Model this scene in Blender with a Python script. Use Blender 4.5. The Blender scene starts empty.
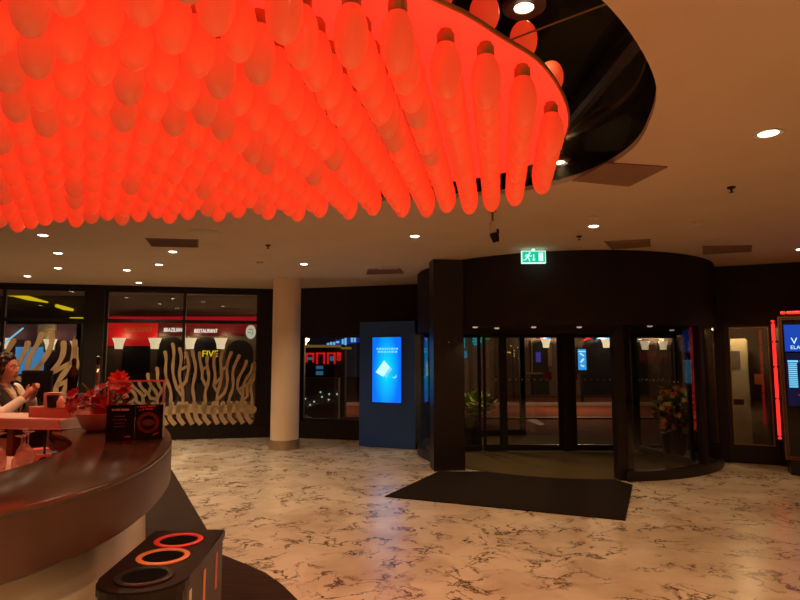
import bpy, bmesh, math, random
from mathutils import Vector, Matrix
random.seed(7)
scene = bpy.context.scene
COL = scene.collection
R = math.radians

# ------------------------------------------------------------------ camera, world, exposure
cam_data = bpy.data.cameras.new('camera')
cam_data.sensor_fit = 'HORIZONTAL'; cam_data.sensor_width = 36.0; cam_data.lens = 27.0
cam_data.clip_start = 0.05; cam_data.clip_end = 200
cam = bpy.data.objects.new('camera', cam_data); COL.objects.link(cam)
cam.location = (0, 0, 1.6); cam.rotation_euler = (R(95.7), 0, 0)
scene.camera = cam
world = bpy.data.worlds.new('night_sky'); scene.world = world; world.use_nodes = True
world.node_tree.nodes['Background'].inputs[0].default_value = (0.012, 0.010, 0.016, 1)
world.node_tree.nodes['Background'].inputs[1].default_value = 0.5
vs = scene.view_settings
vs.view_transform = 'Standard'; vs.look = 'None'; vs.gamma = 1.0; vs.use_curve_mapping = False
vs.exposure = 0.0
try: scene.cycles.transparent_max_bounces = 32      # many panes stand one behind the other
except Exception: pass
DOWNLIGHT_W = 61.0          # power of every ceiling downlight
VOID_W = 80.0               # power of the added unseen lamps in the black void
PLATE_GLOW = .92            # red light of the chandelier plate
BULB_GLOW = 0.48

# ------------------------------------------------------------------ materials
def mat(name, col, rough=0.5, metal=0.0, emit=None, strength=0.0, spec=0.5, coat=0.0):
    m = bpy.data.materials.new(name); m.use_nodes = True
    b = m.node_tree.nodes['Principled BSDF']
    b.inputs['Base Color'].default_value = (*col, 1)
    b.inputs['Roughness'].default_value = rough
    b.inputs['Metallic'].default_value = metal
    b.inputs['Specular IOR Level'].default_value = spec
    b.inputs['Coat Weight'].default_value = coat
    b.inputs['Coat Roughness'].default_value = 0.08
    if emit:
        b.inputs['Emission Color'].default_value = (*emit, 1)
        b.inputs['Emission Strength'].default_value = strength
    return m

def noisy(m, c0, c1, scale=6.0, stretch=(1, 1, 1), detail=4, bump=0.0):
    """procedural two-tone variation of the base colour in object space"""
    nt = m.node_tree; b = nt.nodes['Principled BSDF']
    tc = nt.nodes.new('ShaderNodeTexCoord'); mp = nt.nodes.new('ShaderNodeMapping')
    mp.inputs['Scale'].default_value = stretch
    n = nt.nodes.new('ShaderNodeTexNoise'); n.inputs['Scale'].default_value = scale; n.inputs['Detail'].default_value = detail
    r = nt.nodes.new('ShaderNodeValToRGB')
    r.color_ramp.elements[0].color = (*c0, 1); r.color_ramp.elements[1].color = (*c1, 1)
    r.color_ramp.elements[0].position = 0.3; r.color_ramp.elements[1].position = 0.7
    nt.links.new(tc.outputs['Object'], mp.inputs[0]); nt.links.new(mp.outputs[0], n.inputs['Vector'])
    nt.links.new(n.outputs['Fac'], r.inputs[0]); nt.links.new(r.outputs[0], b.inputs['Base Color'])
    if bump:
        bp = nt.nodes.new('ShaderNodeBump'); bp.inputs['Strength'].default_value = bump
        nt.links.new(n.outputs['Fac'], bp.inputs['Height']); nt.links.new(bp.outputs[0], b.inputs['Normal'])
    return m

def emis(name, col, strength):
    return mat(name, tuple(min(1, c * .5) for c in col), 0.4, emit=col, strength=strength)

def glass_mat(name, tint, refl=0.07, rough=0.0):
    m = bpy.data.materials.new(name); m.use_nodes = True
    nt = m.node_tree; nt.nodes.clear()
    o = nt.nodes.new('ShaderNodeOutputMaterial'); mx = nt.nodes.new('ShaderNodeMixShader')
    t = nt.nodes.new('ShaderNodeBsdfTransparent'); g = nt.nodes.new('ShaderNodeBsdfGlossy')
    t.inputs[0].default_value = (*tint, 1); g.inputs['Roughness'].default_value = rough
    lw = nt.nodes.new('ShaderNodeLayerWeight'); lw.inputs[0].default_value = .5; pw = nt.nodes.new('ShaderNodeMath'); pw.operation = 'POWER'; pw.inputs[1].default_value = 5
    ad = nt.nodes.new('ShaderNodeMath'); ad.operation = 'MULTIPLY_ADD'; ad.inputs[1].default_value = .6; ad.inputs[2].default_value = refl * .8; ad.use_clamp = True
    nt.links.new(lw.outputs['Facing'], pw.inputs[0]); nt.links.new(pw.outputs[0], ad.inputs[0]); nt.links.new(ad.outputs[0], mx.inputs[0])
    nt.links.new(t.outputs[0], mx.inputs[1]); nt.links.new(g.outputs[0], mx.inputs[2]); nt.links.new(mx.outputs[0], o.inputs[0])
    return m

def soft_glass(name):
    m = glass_mat(name, (.92, .86, .84), .05, .03); nt = m.node_tree; o = [n for n in nt.nodes if n.type == 'OUTPUT_MATERIAL'][0]
    src = o.inputs[0].links[0].from_socket; d = nt.nodes.new('ShaderNodeBsdfDiffuse'); d.inputs[0].default_value = (.8, .7, .65, 1)
    mx = nt.nodes.new('ShaderNodeMixShader'); mx.inputs[0].default_value = .16
    nt.links.new(src, mx.inputs[1]); nt.links.new(d.outputs[0], mx.inputs[2]); nt.links.new(mx.outputs[0], o.inputs[0])
    return m

def marble():
    m = mat('cream_marble', (.6, .5, .38), 0.27, spec=.8)
    nt = m.node_tree; b = nt.nodes['Principled BSDF']; N = nt.nodes.new; L = nt.links.new
    tc = N('ShaderNodeTexCoord')
    warp = N('ShaderNodeTexNoise'); warp.inputs['Scale'].default_value = 2.4; warp.inputs['Detail'].default_value = 6
    add = N('ShaderNodeMixRGB'); add.blend_type = 'ADD'; add.inputs[0].default_value = 0.55
    L(tc.outputs['Object'], warp.inputs['Vector']); L(tc.outputs['Object'], add.inputs[1]); L(warp.outputs['Color'], add.inputs[2])
    # broken dark veins: thin iso-lines of a noise, switched on and off by another one
    v = N('ShaderNodeTexNoise'); v.inputs['Scale'].default_value = 2.9; v.inputs['Detail'].default_value = 7; v.inputs['Roughness'].default_value = .62
    L(add.outputs[0], v.inputs['Vector'])
    sub = N('ShaderNodeMath'); sub.operation = 'SUBTRACT'; sub.inputs[1].default_value = .5; L(v.outputs['Fac'], sub.inputs[0])
    ab = N('ShaderNodeMath'); ab.operation = 'ABSOLUTE'; L(sub.outputs[0], ab.inputs[0])
    r1 = N('ShaderNodeValToRGB'); r1.color_ramp.elements[0].color = (1, 1, 1, 1); r1.color_ramp.elements[1].color = (0, 0, 0, 1)
    r1.color_ramp.elements[0].position = 0.004; r1.color_ramp.elements[1].position = 0.028; L(ab.outputs[0], r1.inputs[0])
    k = N('ShaderNodeTexNoise'); k.inputs['Scale'].default_value = 3.1; k.inputs['Detail'].default_value = 3; L(tc.outputs['Object'], k.inputs['Vector'])
    r2 = N('ShaderNodeValToRGB'); r2.color_ramp.elements[0].position = .42; r2.color_ramp.elements[1].position = .56; L(k.outputs['Fac'], r2.inputs[0])
    mul = N('ShaderNodeMath'); mul.operation = 'MULTIPLY'; L(r1.outputs[0], mul.inputs[0]); L(r2.outputs[0], mul.inputs[1])
    cl = N('ShaderNodeTexNoise'); cl.inputs['Scale'].default_value = 1.6; cl.inputs['Detail'].default_value = 5; L(add.outputs[0], cl.inputs['Vector'])
    base = N('ShaderNodeValToRGB'); base.color_ramp.elements[0].color = (.56, .45, .33, 1); base.color_ramp.elements[1].color = (.80, .71, .57, 1)
    base.color_ramp.elements[0].position = .33; base.color_ramp.elements[1].position = .62; L(cl.outputs['Fac'], base.inputs[0])
    mx = N('ShaderNodeMixRGB'); mx.inputs[2].default_value = (.10, .05, .028, 1)
    L(mul.outputs[0], mx.inputs[0]); L(base.outputs[0], mx.inputs[1]); L(mx.outputs[0], b.inputs['Base Color'])
    return m

def bulb_mat(name, base, glow_col, glow):
    m = bpy.data.materials.new(name); m.use_nodes = True
    nt = m.node_tree; b = nt.nodes['Principled BSDF']
    b.inputs['Base Color'].default_value = (*base, 1); b.inputs['Roughness'].default_value = .22
    b.inputs['Emission Color'].default_value = (*glow_col, 1); b.inputs['Emission Strength'].default_value = glow
    o = nt.nodes['Material Output']; tr = nt.nodes.new('ShaderNodeBsdfTranslucent'); tr.inputs[0].default_value = (*base, 1)
    mx = nt.nodes.new('ShaderNodeMixShader'); mx.inputs[0].default_value = .3
    nt.links.new(b.outputs[0], mx.inputs[1]); nt.links.new(tr.outputs[0], mx.inputs[2]); nt.links.new(mx.outputs[0], o.inputs[0])
    return m

M = {}
M['marble'] = marble()
M['ceiling'] = noisy(mat('ceiling_paint', (.62, .5, .36), .85), (.64, .49, .345), (.69, .53, .38), 1.5)
M['dark_wall'] = noisy(mat('dark_wall_panel', (.014, .008, .007), .6, spec=.3), (.012, .007, .006), (.018, .010, .008), 3)
M['dark_frame'] = noisy(mat('dark_bronze_frame', (.022, .015, .012), .4), (.010, .007, .006), (.016, .010, .008), 9)
M['wood_floor'] = noisy(mat('dark_wood_floor', (.03, .018, .012), .5, spec=.12), (.022, .010, .006), (.050, .024, .014), 3.0, (1, 9, 1))
M['mat'] = noisy(mat('entrance_mat', (.03, .02, .014), .95, spec=.1), (.012, .008, .006), (.020, .013, .009), 160, bump=.3)
M['drum_floor'] = noisy(mat('drum_carpet', (.10, .07, .03), .95, spec=.1), (.08, .055, .022), (.12, .085, .035), 120, bump=.3)
M['recess'] = noisy(mat('recess_black', (.012, .011, .009), .08), (.010, .009, .007), (.02, .018, .014), 2)
M['glass'] = glass_mat('window_glass', (.82, .82, .82), .07)
M['door_glass'] = glass_mat('door_glass', (.86, .86, .86), .055)
M['clear'] = glass_mat('clear_acrylic', (.93, .93, .93), .06)
M['drink_glass'] = soft_glass('drinking_glass')
M['plaster'] = noisy(mat('cream_plaster', (.74, .58, .40), .6), (.82, .63, .42), (.87, .68, .46), 2)
M['steel'] = noisy(mat('brushed_steel', (.55, .42, .28), .3, .9), (.45, .34, .22), (.62, .48, .32), 14, (1, 1, 12))
M['brass'] = noisy(mat('aged_brass', (.50, .26, .09), .4, .7), (.42, .21, .07), (.56, .30, .11), 10)
M['coral'] = noisy(mat('coral_cutout', (.60, .42, .22), .6), (.56, .385, .195), (.65, .46, .25), 5)
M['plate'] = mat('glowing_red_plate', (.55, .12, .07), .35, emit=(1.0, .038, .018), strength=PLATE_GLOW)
M['bulb'] = bulb_mat('red_bulb_glass', (.85, .34, .17), (1.0, .048, .016), BULB_GLOW)
M['bulb_dim'] = bulb_mat('faint_bulb_glass', (.80, .34, .17), (1.0, .10, .035), BULB_GLOW * .6)
M['bartop'] = noisy(mat('bar_top_stone', (.045, .028, .018), .17, spec=.35), (.035, .02, .013), (.07, .045, .026), 5)
M['fascia'] = noisy(mat('bar_fascia_metal', (.20, .12, .085), .34, .55), (.125, .062, .045), (.17, .088, .062), 3, (1, 1, .2))
M['bar_body'] = noisy(mat('bar_cream_panel', (.8, .7, .55), .2), (.78, .68, .53), (.83, .73, .58), 2)
M['white_panel'] = noisy(mat('white_laminate', (.74, .62, .54), .35), (.72, .60, .52), (.77, .65, .57), 3)
M['brown_panel'] = noisy(mat('brown_laminate', (.28, .13, .08), .4), (.25, .11, .07), (.32, .15, .09), 4)
M['teal_panel'] = noisy(mat('pale_green_panel', (.45, .58, .48), .4), (.43, .56, .46), (.48, .6, .5), 4)
M['black'] = noisy(mat('black_plastic', (.012, .011, .011), .35), (.010, .009, .009), (.016, .014, .014), 12)
M['black_gloss'] = noisy(mat('black_gloss', (.014, .010, .010), .12), (.012, .008, .008), (.018, .013, .012), 7)
M['bin'] = noisy(mat('bin_dark_laminate', (.045, .024, .022), .35, spec=.2), (.013, .006, .006), (.018, .009, .008), 4)
M['hole'] = noisy(mat('bin_hole_black', (.004, .004, .004), .9, spec=.05), (.003, .003, .003), (.006, .006, .006), 8)
M['rim_red'] = noisy(mat('rim_red', (.75, .05, .05), .35), (.72, .04, .04), (.78, .06, .06), 6)
M['rim_orange'] = noisy(mat('rim_orange', (.72, .25, .10), .35), (.70, .23, .09), (.75, .27, .11), 6)
M['rim_black'] = noisy(mat('rim_black', (.02, .016, .016), .3), (.018, .014, .014), (.025, .02, .02), 6)
M['pink'] = noisy(mat('pink_ceramic', (.62, .26, .19), .3), (.59, .24, .17), (.66, .28, .21), 4)
M['leaf_red'] = noisy(mat('red_bract', (.62, .02, .015), .5), (.42, .012, .008), (.70, .03, .016), 9)
M['leaf_dark_red'] = noisy(mat('dark_red_bract', (.3, .012, .012), .5), (.2, .008, .008), (.36, .018, .016), 9)
M['leaf_green'] = noisy(mat('green_leaf', (.10, .16, .03), .5), (.07, .12, .02), (.16, .22, .04), 9)
M['leaf_pale'] = noisy(mat('pale_green_leaf', (.32, .38, .07), .5), (.26, .31, .05), (.40, .46, .10), 9)
M['flower_orange'] = noisy(mat('orange_flower', (.62, .22, .04), .5), (.55, .18, .03), (.7, .28, .05), 9)
M['flower_yellow'] = noisy(mat('yellow_flower', (.62, .48, .08), .5), (.55, .42, .06), (.7, .55, .12), 9)
M['kiosk'] = noisy(mat('kiosk_blue_grey', (.05, .085, .12), .5), (.016, .070, .27), (.020, .085, .31), 2)
M['kiosk_side'] = noisy(mat('kiosk_dark_side', (.02, .022, .026), .5), (.018, .02, .024), (.024, .026, .03), 2)
M['screen_blue'] = None
M['screen_white'] = emis('screen_pale', (.55, .95, 1.0), 1.0)
M['screen_cyan'] = emis('screen_cyan_text', (.15, .65, 1.0), 1.0)
M['lamp'] = emis('lamp_lens', (1.0, .86, .62), 9.0)
M['trim_white'] = noisy(mat('white_trim_ring', (.62, .5, .38), .5), (.6, .48, .36), (.65, .53, .4), 8)
M['vent'] = noisy(mat('vent_grille', (.20, .13, .09), .6), (.18, .115, .08), (.23, .15, .105), 8)
M['hatch'] = noisy(mat('hatch_brown', (.28, .16, .10), .6), (.26, .15, .09), (.30, .17, .11), 3)
M['exit_green'] = emis('exit_sign_green', (.0, .50, .30), 1.1)
M['exit_white'] = emis('exit_sign_white', (.62, 1.0, .86), 1.1)
M['neon_red'] = emis('neon_red', (1.0, .022, .018), 1.6)
M['neon_yellow'] = emis('neon_yellow', (.85, .62, .01), 1.1)
M['neon_blue'] = emis('neon_blue', (.02, .22, 1.0), 1.2)
M['neon_cyan'] = emis('neon_cyan', (.25, .75, 1.0), 1.0)
M['neon_green'] = emis('neon_green', (.02, .45, .12), .8)
M['sign_red'] = emis('sign_red_panel', (.55, .008, .008), .75)
M['sign_white'] = emis('sign_white_letters', (1, .95, .85), 1.3)
M['sign_gold'] = emis('sign_gold_letters', (.5, .16, .02), .45)
M['sconce'] = emis('sconce_shade', (1.0, .80, .48), 1.0)
M['asphalt'] = noisy(mat('street_brick', (.16, .07, .045), .95, spec=.05), (.14, .045, .026), (.19, .065, .038), 9)
M['curb'] = noisy(mat('kerb_stone', (.3, .25, .2), .7), (.27, .22, .18), (.34, .28, .23), 4)
M['facade_brown'] = noisy(mat('facade_brown', (.10, .07, .05), .8), (.14, .10, .07), (.20, .14, .10), 1.2)
M['facade_purple'] = noisy(mat('facade_purple', (.07, .025, .05), .8), (.06, .02, .042), (.085, .03, .06), 1)
M['facade_cream'] = noisy(mat('facade_cream', (.28, .22, .14), .8), (.25, .19, .12), (.31, .25, .16), 1.2)
M['night_dark'] = noisy(mat('dark_opening', (.010, .008, .009), .6), (.008, .006, .007), (.014, .011, .012), 2)
M['grey_panel'] = noisy(mat('grey_counter', (.22, .19, .17), .7), (.2, .17, .15), (.25, .22, .19), 3)
M['machine'] = noisy(mat('pale_machine', (.42, .36, .24), .5), (.39, .33, .21), (.46, .4, .27), 2)
M['sticker_pink'] = noisy(mat('pink_sticker', (.72, .36, .24), .6), (.7, .34, .22), (.75, .39, .27), 9)
M['gold'] = noisy(mat('thin_gold_frame', (.40, .26, .10), .35, .7), (.36, .23, .08), (.45, .3, .12), 8)
M['bronze'] = noisy(mat('bronze_frame', (.26, .12, .07), .35, .6), (.23, .10, .06), (.30, .14, .085), 8)
M['skin'] = noisy(mat('skin', (.55, .27, .17), .5), (.52, .25, .155), (.58, .29, .185), 12)
M['lips'] = noisy(mat('lips', (.42, .10, .08), .45), (.4, .09, .07), (.45, .12, .09), 12)
M['hair'] = noisy(mat('dark_curly_hair', (.035, .016, .010), .5), (.012, .006, .004), (.036, .016, .009), 40)
M['shirt'] = noisy(mat('white_shirt', (.74, .68, .60), .75), (.71, .65, .57), (.77, .71, .63), 8)
M['vest'] = noisy(mat('black_waistcoat', (.016, .013, .013), .7), (.013, .010, .010), (.021, .017, .017), 20)
M['lanyard'] = noisy(mat('yellow_lanyard', (.55, .34, .06), .6), (.5, .3, .05), (.6, .38, .07), 8)
M['orange'] = noisy(mat('orange_plastic', (.75, .22, .03), .4), (.72, .2, .025), (.78, .24, .035), 8)
M['blue_cloth'] = noisy(mat('blue_cloth', (.07, .15, .22), .8), (.06, .13, .19), (.09, .18, .26), 8)
M['pink_cloth'] = noisy(mat('pink_cloth', (.65, .18, .16), .8), (.6, .15, .14), (.7, .22, .19), 8)
M['white_plastic'] = noisy(mat('white_plastic', (.72, .62, .52), .4), (.7, .6, .5), (.75, .65, .55), 8)
M['dot'] = noisy(mat('frosted_dot', (.55, .50, .42), .6), (.52, .47, .39), (.58, .53, .45), 8)
M['bottle'] = noisy(mat('dark_bottle_glass', (.012, .014, .009), .1), (.01, .011, .007), (.016, .018, .012), 8)
M['print_white'] = noisy(mat('white_print', (.6, .5, .42), .6), (.57, .47, .39), (.64, .54, .46), 8)
M['print_grey'] = noisy(mat('grey_print', (.12, .08, .075), .6), (.1, .07, .065), (.14, .1, .09), 8)
M['print_red'] = noisy(mat('red_print', (.5, .05, .04), .6), (.45, .04, .03), (.55, .06, .05), 8)
M['print_dark_red'] = noisy(mat('dark_red_print', (.16, .010, .012), .5), (.14, .008, .01), (.19, .013, .015), 8)

def screen_material():
    # a lit picture: brighter cyan towards its middle, deep blue at its edge
    m = mat('blue_screen', (.01, .05, .1), .25, emit=(0, .3, 1), strength=1.0)
    nt = m.node_tree; N = nt.nodes.new; L = nt.links.new; b = nt.nodes['Principled BSDF']
    tc = N('ShaderNodeTexCoord'); mp = N('ShaderNodeMapping'); mp.vector_type = 'POINT'
    mp.inputs['Location'].default_value = (-.5, -.5, -.5)
    ln = N('ShaderNodeVectorMath'); ln.operation = 'LENGTH'
    r = N('ShaderNodeValToRGB'); r.color_ramp.elements[0].position = .0; r.color_ramp.elements[1].position = .62
    r.color_ramp.elements[0].color = (.0, .72, 1.0, 1); r.color_ramp.elements[1].color = (.0, .14, .85, 1)
    L(tc.outputs['Generated'], mp.inputs[0]); L(mp.outputs[0], ln.inputs[0]); L(ln.outputs['Value'], r.inputs[0]); L(r.outputs[0], b.inputs['Emission Color'])
    b.inputs['Emission Strength'].default_value = 1.15
    return m
M['screen_blue'] = screen_material()

# ------------------------------------------------------------------ mesh helpers
ORIGIN = {}
def mesh_from(bm, name, m, smooth=False):
    bmesh.ops.recalc_face_normals(bm, faces=bm.faces)
    me = bpy.data.meshes.new(name); bm.to_mesh(me); bm.free()
    ms = m if isinstance(m, (list, tuple)) else [m]
    for x in ms: me.materials.append(x)
    if smooth:
        me.polygons.foreach_set('use_smooth', [True] * len(me.polygons))
        me.set_sharp_from_angle(angle=R(42))
    return me

def obj(name, bm, m, parent=None, smooth=False, kind=None):
    """link the bmesh (drawn in world coordinates) as ONE object"""
    if parent is not None:
        o0 = ORIGIN[parent.name]
    else:
        xs = [v.co for v in bm.verts]
        lo = [min(c[i] for c in xs) for i in range(3)]; hi = [max(c[i] for c in xs) for i in range(3)]
        o0 = Vector(((lo[0] + hi[0]) / 2, (lo[1] + hi[1]) / 2, lo[2]))
    bmesh.ops.translate(bm, verts=bm.verts, vec=-o0)
    o = bpy.data.objects.new(name, mesh_from(bm, name, m, smooth)); COL.objects.link(o)
    if parent is not None: o.parent = parent
    else: o.location = o0
    ORIGIN[o.name] = o0
    if kind: o['kind'] = kind
    return o

def thing(name, label, cat, loc, group=None):
    o = bpy.data.objects.new(name, None); COL.objects.link(o)
    o.empty_display_size = .1; o.location = loc
    ORIGIN[o.name] = Vector(loc)
    return tag(o, label, cat, group)

def tag(o, label, cat, group=None):
    o['label'] = label; o['category'] = cat
    if group: o['group'] = group
    return o

def struct(name, bm, m, parent=None, smooth=False):
    o = obj(name, bm, m, parent, smooth)
    if parent is None: o['kind'] = 'structure'
    return o

def nb(): return bmesh.new()

def box(bm, x0, x1, y0, y1, z0, z1, mtx=None):
    vs_ = [bm.verts.new((x, y, z)) for z in (z0, z1) for y in (y0, y1) for x in (x0, x1)]
    for f in ((0, 1, 3, 2), (4, 5, 7, 6), (0, 1, 5, 4), (2, 3, 7, 6), (0, 2, 6, 4), (1, 3, 7, 5)):
        bm.faces.new([vs_[i] for i in f])
    if mtx is not None: bmesh.ops.transform(bm, matrix=mtx, verts=vs_)
    return vs_

def frame_mtx(p0, p1, z=0.0):
    """local x along p0->p1, local y to the left of it, z up, origin at p0"""
    d = Vector((p1[0] - p0[0], p1[1] - p0[1], 0)).normalized()
    n = Vector((-d.y, d.x, 0))
    return Matrix(((d.x, n.x, 0, p0[0]), (d.y, n.y, 0, p0[1]), (0, 0, 1, z), (0, 0, 0, 1)))

def seglen(p0, p1): return math.hypot(p1[0] - p0[0], p1[1] - p0[1])

def lathe(bm, prof, n=24, mtx=None):
    rings = []; new = []
    for r, z in prof:
        if r < 1e-6:
            v = bm.verts.new((0, 0, z)); new.append(v); rings.append([v])
        else:
            ring = [bm.verts.new((r * math.cos(2 * math.pi * i / n), r * math.sin(2 * math.pi * i / n), z)) for i in range(n)]
            new += ring; rings.append(ring)
    for a, b in zip(rings, rings[1:]):
        for i in range(n):
            j = (i + 1) % n
            if len(a) == 1 and len(b) == 1: break
            if len(a) == 1: bm.faces.new((a[0], b[i], b[j]))
            elif len(b) == 1: bm.faces.new((a[i], a[j], b[0]))
            else: bm.faces.new((a[i], a[j], b[j], b[i]))
    for ring in (rings[0], rings[-1]):
        if len(ring) > 2: bm.faces.new(ring)
    if mtx is not None: bmesh.ops.transform(bm, matrix=mtx, verts=new)
    return new

def ringlathe(bm, prof, n=40, mtx=None):
    """closed profile swept round z: tori, tubes, rims"""
    new = []; rings = []
    for r, z in prof:
        ring = [bm.verts.new((r * math.cos(2 * math.pi * i / n), r * math.sin(2 * math.pi * i / n), z)) for i in range(n)]
        rings.append(ring); new += ring
    for k in range(len(rings)):
        a, b = rings[k], rings[(k + 1) % len(rings)]
        for i in range(n):
            j = (i + 1) % n; bm.faces.new((a[i], a[j], b[j], b[i]))
    if mtx is not None: bmesh.ops.transform(bm, matrix=mtx, verts=new)
    return new

def arcwall(bm, c, r0, r1, a0, a1, z0, z1, n=32):
    """a piece of a curved wall between two angles (degrees)"""
    cols = []
    for i in range(n + 1):
        a = R(a0 + (a1 - a0) * i / n); ca, sa = math.cos(a), math.sin(a)
        cols.append([bm.verts.new((c[0] + r * ca, c[1] + r * sa, z)) for r, z in ((r0, z0), (r1, z0), (r1, z1), (r0, z1))])
    for a, b in zip(cols, cols[1:]):
        for k in range(4): bm.faces.new((a[k], a[(k + 1) % 4], b[(k + 1) % 4], b[k]))
    bm.faces.new(cols[0]); bm.faces.new(cols[-1])

def tube(bm, pts, r, n=8, closed=False):
    pts = [Vector(p) for p in pts]; rings = []
    for i, p in enumerate(pts):
        t = (pts[min(i + 1, len(pts) - 1)] - pts[max(i - 1, 0)]).normalized()
        up = Vector((0, 0, 1)) if abs(t.z) < .9 else Vector((1, 0, 0))
        u = t.cross(up).normalized(); v = t.cross(u)
        rr = r[i] if isinstance(r, (list, tuple)) else r
        rings.append([bm.verts.new(p + (u * math.cos(2 * math.pi * k / n) + v * math.sin(2 * math.pi * k / n)) * rr) for k in range(n)])
    for a, b in zip(rings, rings[1:]):
        for k in range(n): bm.faces.new((a[k], a[(k + 1) % n], b[(k + 1) % n], b[k]))
    bm.faces.new(rings[0]); bm.faces.new(rings[-1])

def prism(bm, poly, z0, z1, mtx=None):
    a = [bm.verts.new((x, y, z0)) for x, y in poly]; b = [bm.verts.new((x, y, z1)) for x, y in poly]
    bm.faces.new(a); bm.faces.new(b)
    for i in range(len(poly)):
        j = (i + 1) % len(poly); bm.faces.new((a[i], a[j], b[j], b[i]))
    if mtx is not None: bmesh.ops.transform(bm, matrix=mtx, verts=a + b)

def sphere(bm, c, r, sub=2, scale=(1, 1, 1), rot=None):
    ret = bmesh.ops.create_icosphere(bm, subdivisions=sub, radius=1.0)
    mtx = Matrix.Translation(c) @ (rot if rot is not None else Matrix.Identity(4)) @ Matrix.Diagonal((r * scale[0], r * scale[1], r * scale[2], 1))
    bmesh.ops.transform(bm, matrix=mtx, verts=ret['verts'])

def capsule(bm, p0, p1, r0, r1, n=12, squash=None):
    p0, p1 = Vector(p0), Vector(p1); d = p1 - p0; L = d.length
    prof = [(0, -r0)] + [(r0 * math.cos(t), -r0 * math.sin(t)) for t in (1.2, .8, .4)] + [(r0, 0), (r1, L)] + [(r1 * math.cos(t), L + r1 * math.sin(t)) for t in (.4, .8, 1.2)] + [(0, L + r1)]
    q = d.to_track_quat('Z', 'Y').to_matrix().to_4x4()
    new = lathe(bm, prof, n, Matrix.Translation(p0) @ q)
    if squash:
        c = (p0 + p1) / 2
        for v in new: v.co = Vector((c.x + (v.co.x - c.x) * squash[0], c.y + (v.co.y - c.y) * squash[1], v.co.z))

def closed_curve(ctrl, per=10):
    out = []; n = len(ctrl)
    for i in range(n):
        p0, p1, p2, p3 = (Vector(ctrl[(i + k - 1) % n]) for k in range(4))
        for s in range(per):
            t = s / per
            out.append(.5 * ((2 * p1) + (p2 - p0) * t + (2 * p0 - 5 * p1 + 4 * p2 - p3) * t * t + (3 * p1 - p0 - 3 * p2 + p3) * t ** 3))
    return [(p.x, p.y) for p in out]

def inside(poly, x, y):
    c = False; n = len(poly)
    for i in range(n):
        (x1, y1), (x2, y2) = poly[i], poly[(i + 1) % n]
        if (y1 > y) != (y2 > y) and x < (x2 - x1) * (y - y1) / (y2 - y1) + x1: c = not c
    return c

def edge_dist(poly, x, y):
    best = 9; p = Vector((x, y))
    for i in range(len(poly)):
        a, b = Vector(poly[i]), Vector(poly[(i + 1) % len(poly)]); ab = b - a
        t = max(0, min(1, (p - a).dot(ab) / max(ab.length_squared, 1e-9)))
        best = min(best, (p - a - ab * t).length)
    return best

def text_bm(s, size, mtx, depth=.01, align='CENTER'):
    cu = bpy.data.curves.new('lettering', 'FONT'); cu.body = s; cu.size = size; cu.extrude = depth
    cu.align_x = align; cu.align_y = 'CENTER'
    o = bpy.data.objects.new('lettering', cu); COL.objects.link(o)
    bpy.context.view_layer.update()
    me = bpy.data.meshes.new_from_object(o.evaluated_get(bpy.context.evaluated_depsgraph_get()))
    bpy.data.objects.remove(o); bpy.data.curves.remove(cu)
    bm = nb(); bm.from_mesh(me); bpy.data.meshes.remove(me)
    bmesh.ops.transform(bm, matrix=mtx, verts=bm.verts)
    return bm

def stand(p, rz=0.0):
    """matrix that stands lettering upright at p, facing -y turned by rz"""
    return Matrix.Translation(p) @ Matrix.Rotation(rz, 4, 'Z') @ Matrix.Rotation(R(90), 4, 'X')

def remesh_bm(bm, voxel, smooth=4):
    """one continuous skin from overlapping volumes"""
    me = bpy.data.meshes.new('skin'); bmesh.ops.recalc_face_normals(bm, faces=bm.faces); bm.to_mesh(me); bm.free()
    o = bpy.data.objects.new('skin', me); COL.objects.link(o)
    md = o.modifiers.new('r', 'REMESH'); md.mode = 'VOXEL'; md.voxel_size = voxel
    s = o.modifiers.new('s', 'SMOOTH'); s.factor = .5; s.iterations = smooth
    bpy.context.view_layer.update()
    me2 = bpy.data.meshes.new_from_object(o.evaluated_get(bpy.context.evaluated_depsgraph_get()))
    bpy.data.objects.remove(o); bpy.data.meshes.remove(me)
    out = nb(); out.from_mesh(me2); bpy.data.meshes.remove(me2)
    return out

def copy_tree(o, parent=None):
    c = o.copy(); COL.objects.link(c)
    if parent is not None: c.parent = parent
    for ch in o.children: copy_tree(ch, c)
    return c

# ================================================================== THE SETTING
CEIL = 3.1
bm = nb(); prism(bm, [(-12, -6), (12, -6), (12, 7.4), (9.6, 7.6), (5.05, 9.75), (.6, 11.85), (-2.58, 12.78), (-9.2, 11.4), (-12, 11.35)], -.06, 0)
struct('floor', bm, M['marble'])
# dark timber floor zone round the bar: straight edge, then a sweeping curve
bm = nb()
zone = [(-3.33, 8.96), (-1.47, 5.13), (-1.25, 4.93), (-1.02, 4.71), (-.84, 4.46), (-.69, 4.2), (-.56, 3.8), (-.5, 3.3), (-.52, 2.5), (-.8, 1.4), (-1.6, .4), (-3, -.2), (-6, 0), (-7.6, 2), (-7.8, 5), (-6.4, 8), (-4.6, 9.2)]
prism(bm, zone, .0005, .006); struct('floor_timber', bm, M['wood_floor'])
bm = nb(); prism(bm, [(-.18, 7.23), (2.25, 6.18), (2.98, 7.88), (2.87, 8.21), (2.38, 8.25), (1.79, 8.43), (1.34, 8.71), (1.16, 8.80), (.55, 8.80)], .0005, .011)
tag(obj('entrance_mat', bm, M['mat']), 'large dark brown entrance mat lying in front of the revolving door', 'mat')

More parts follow.
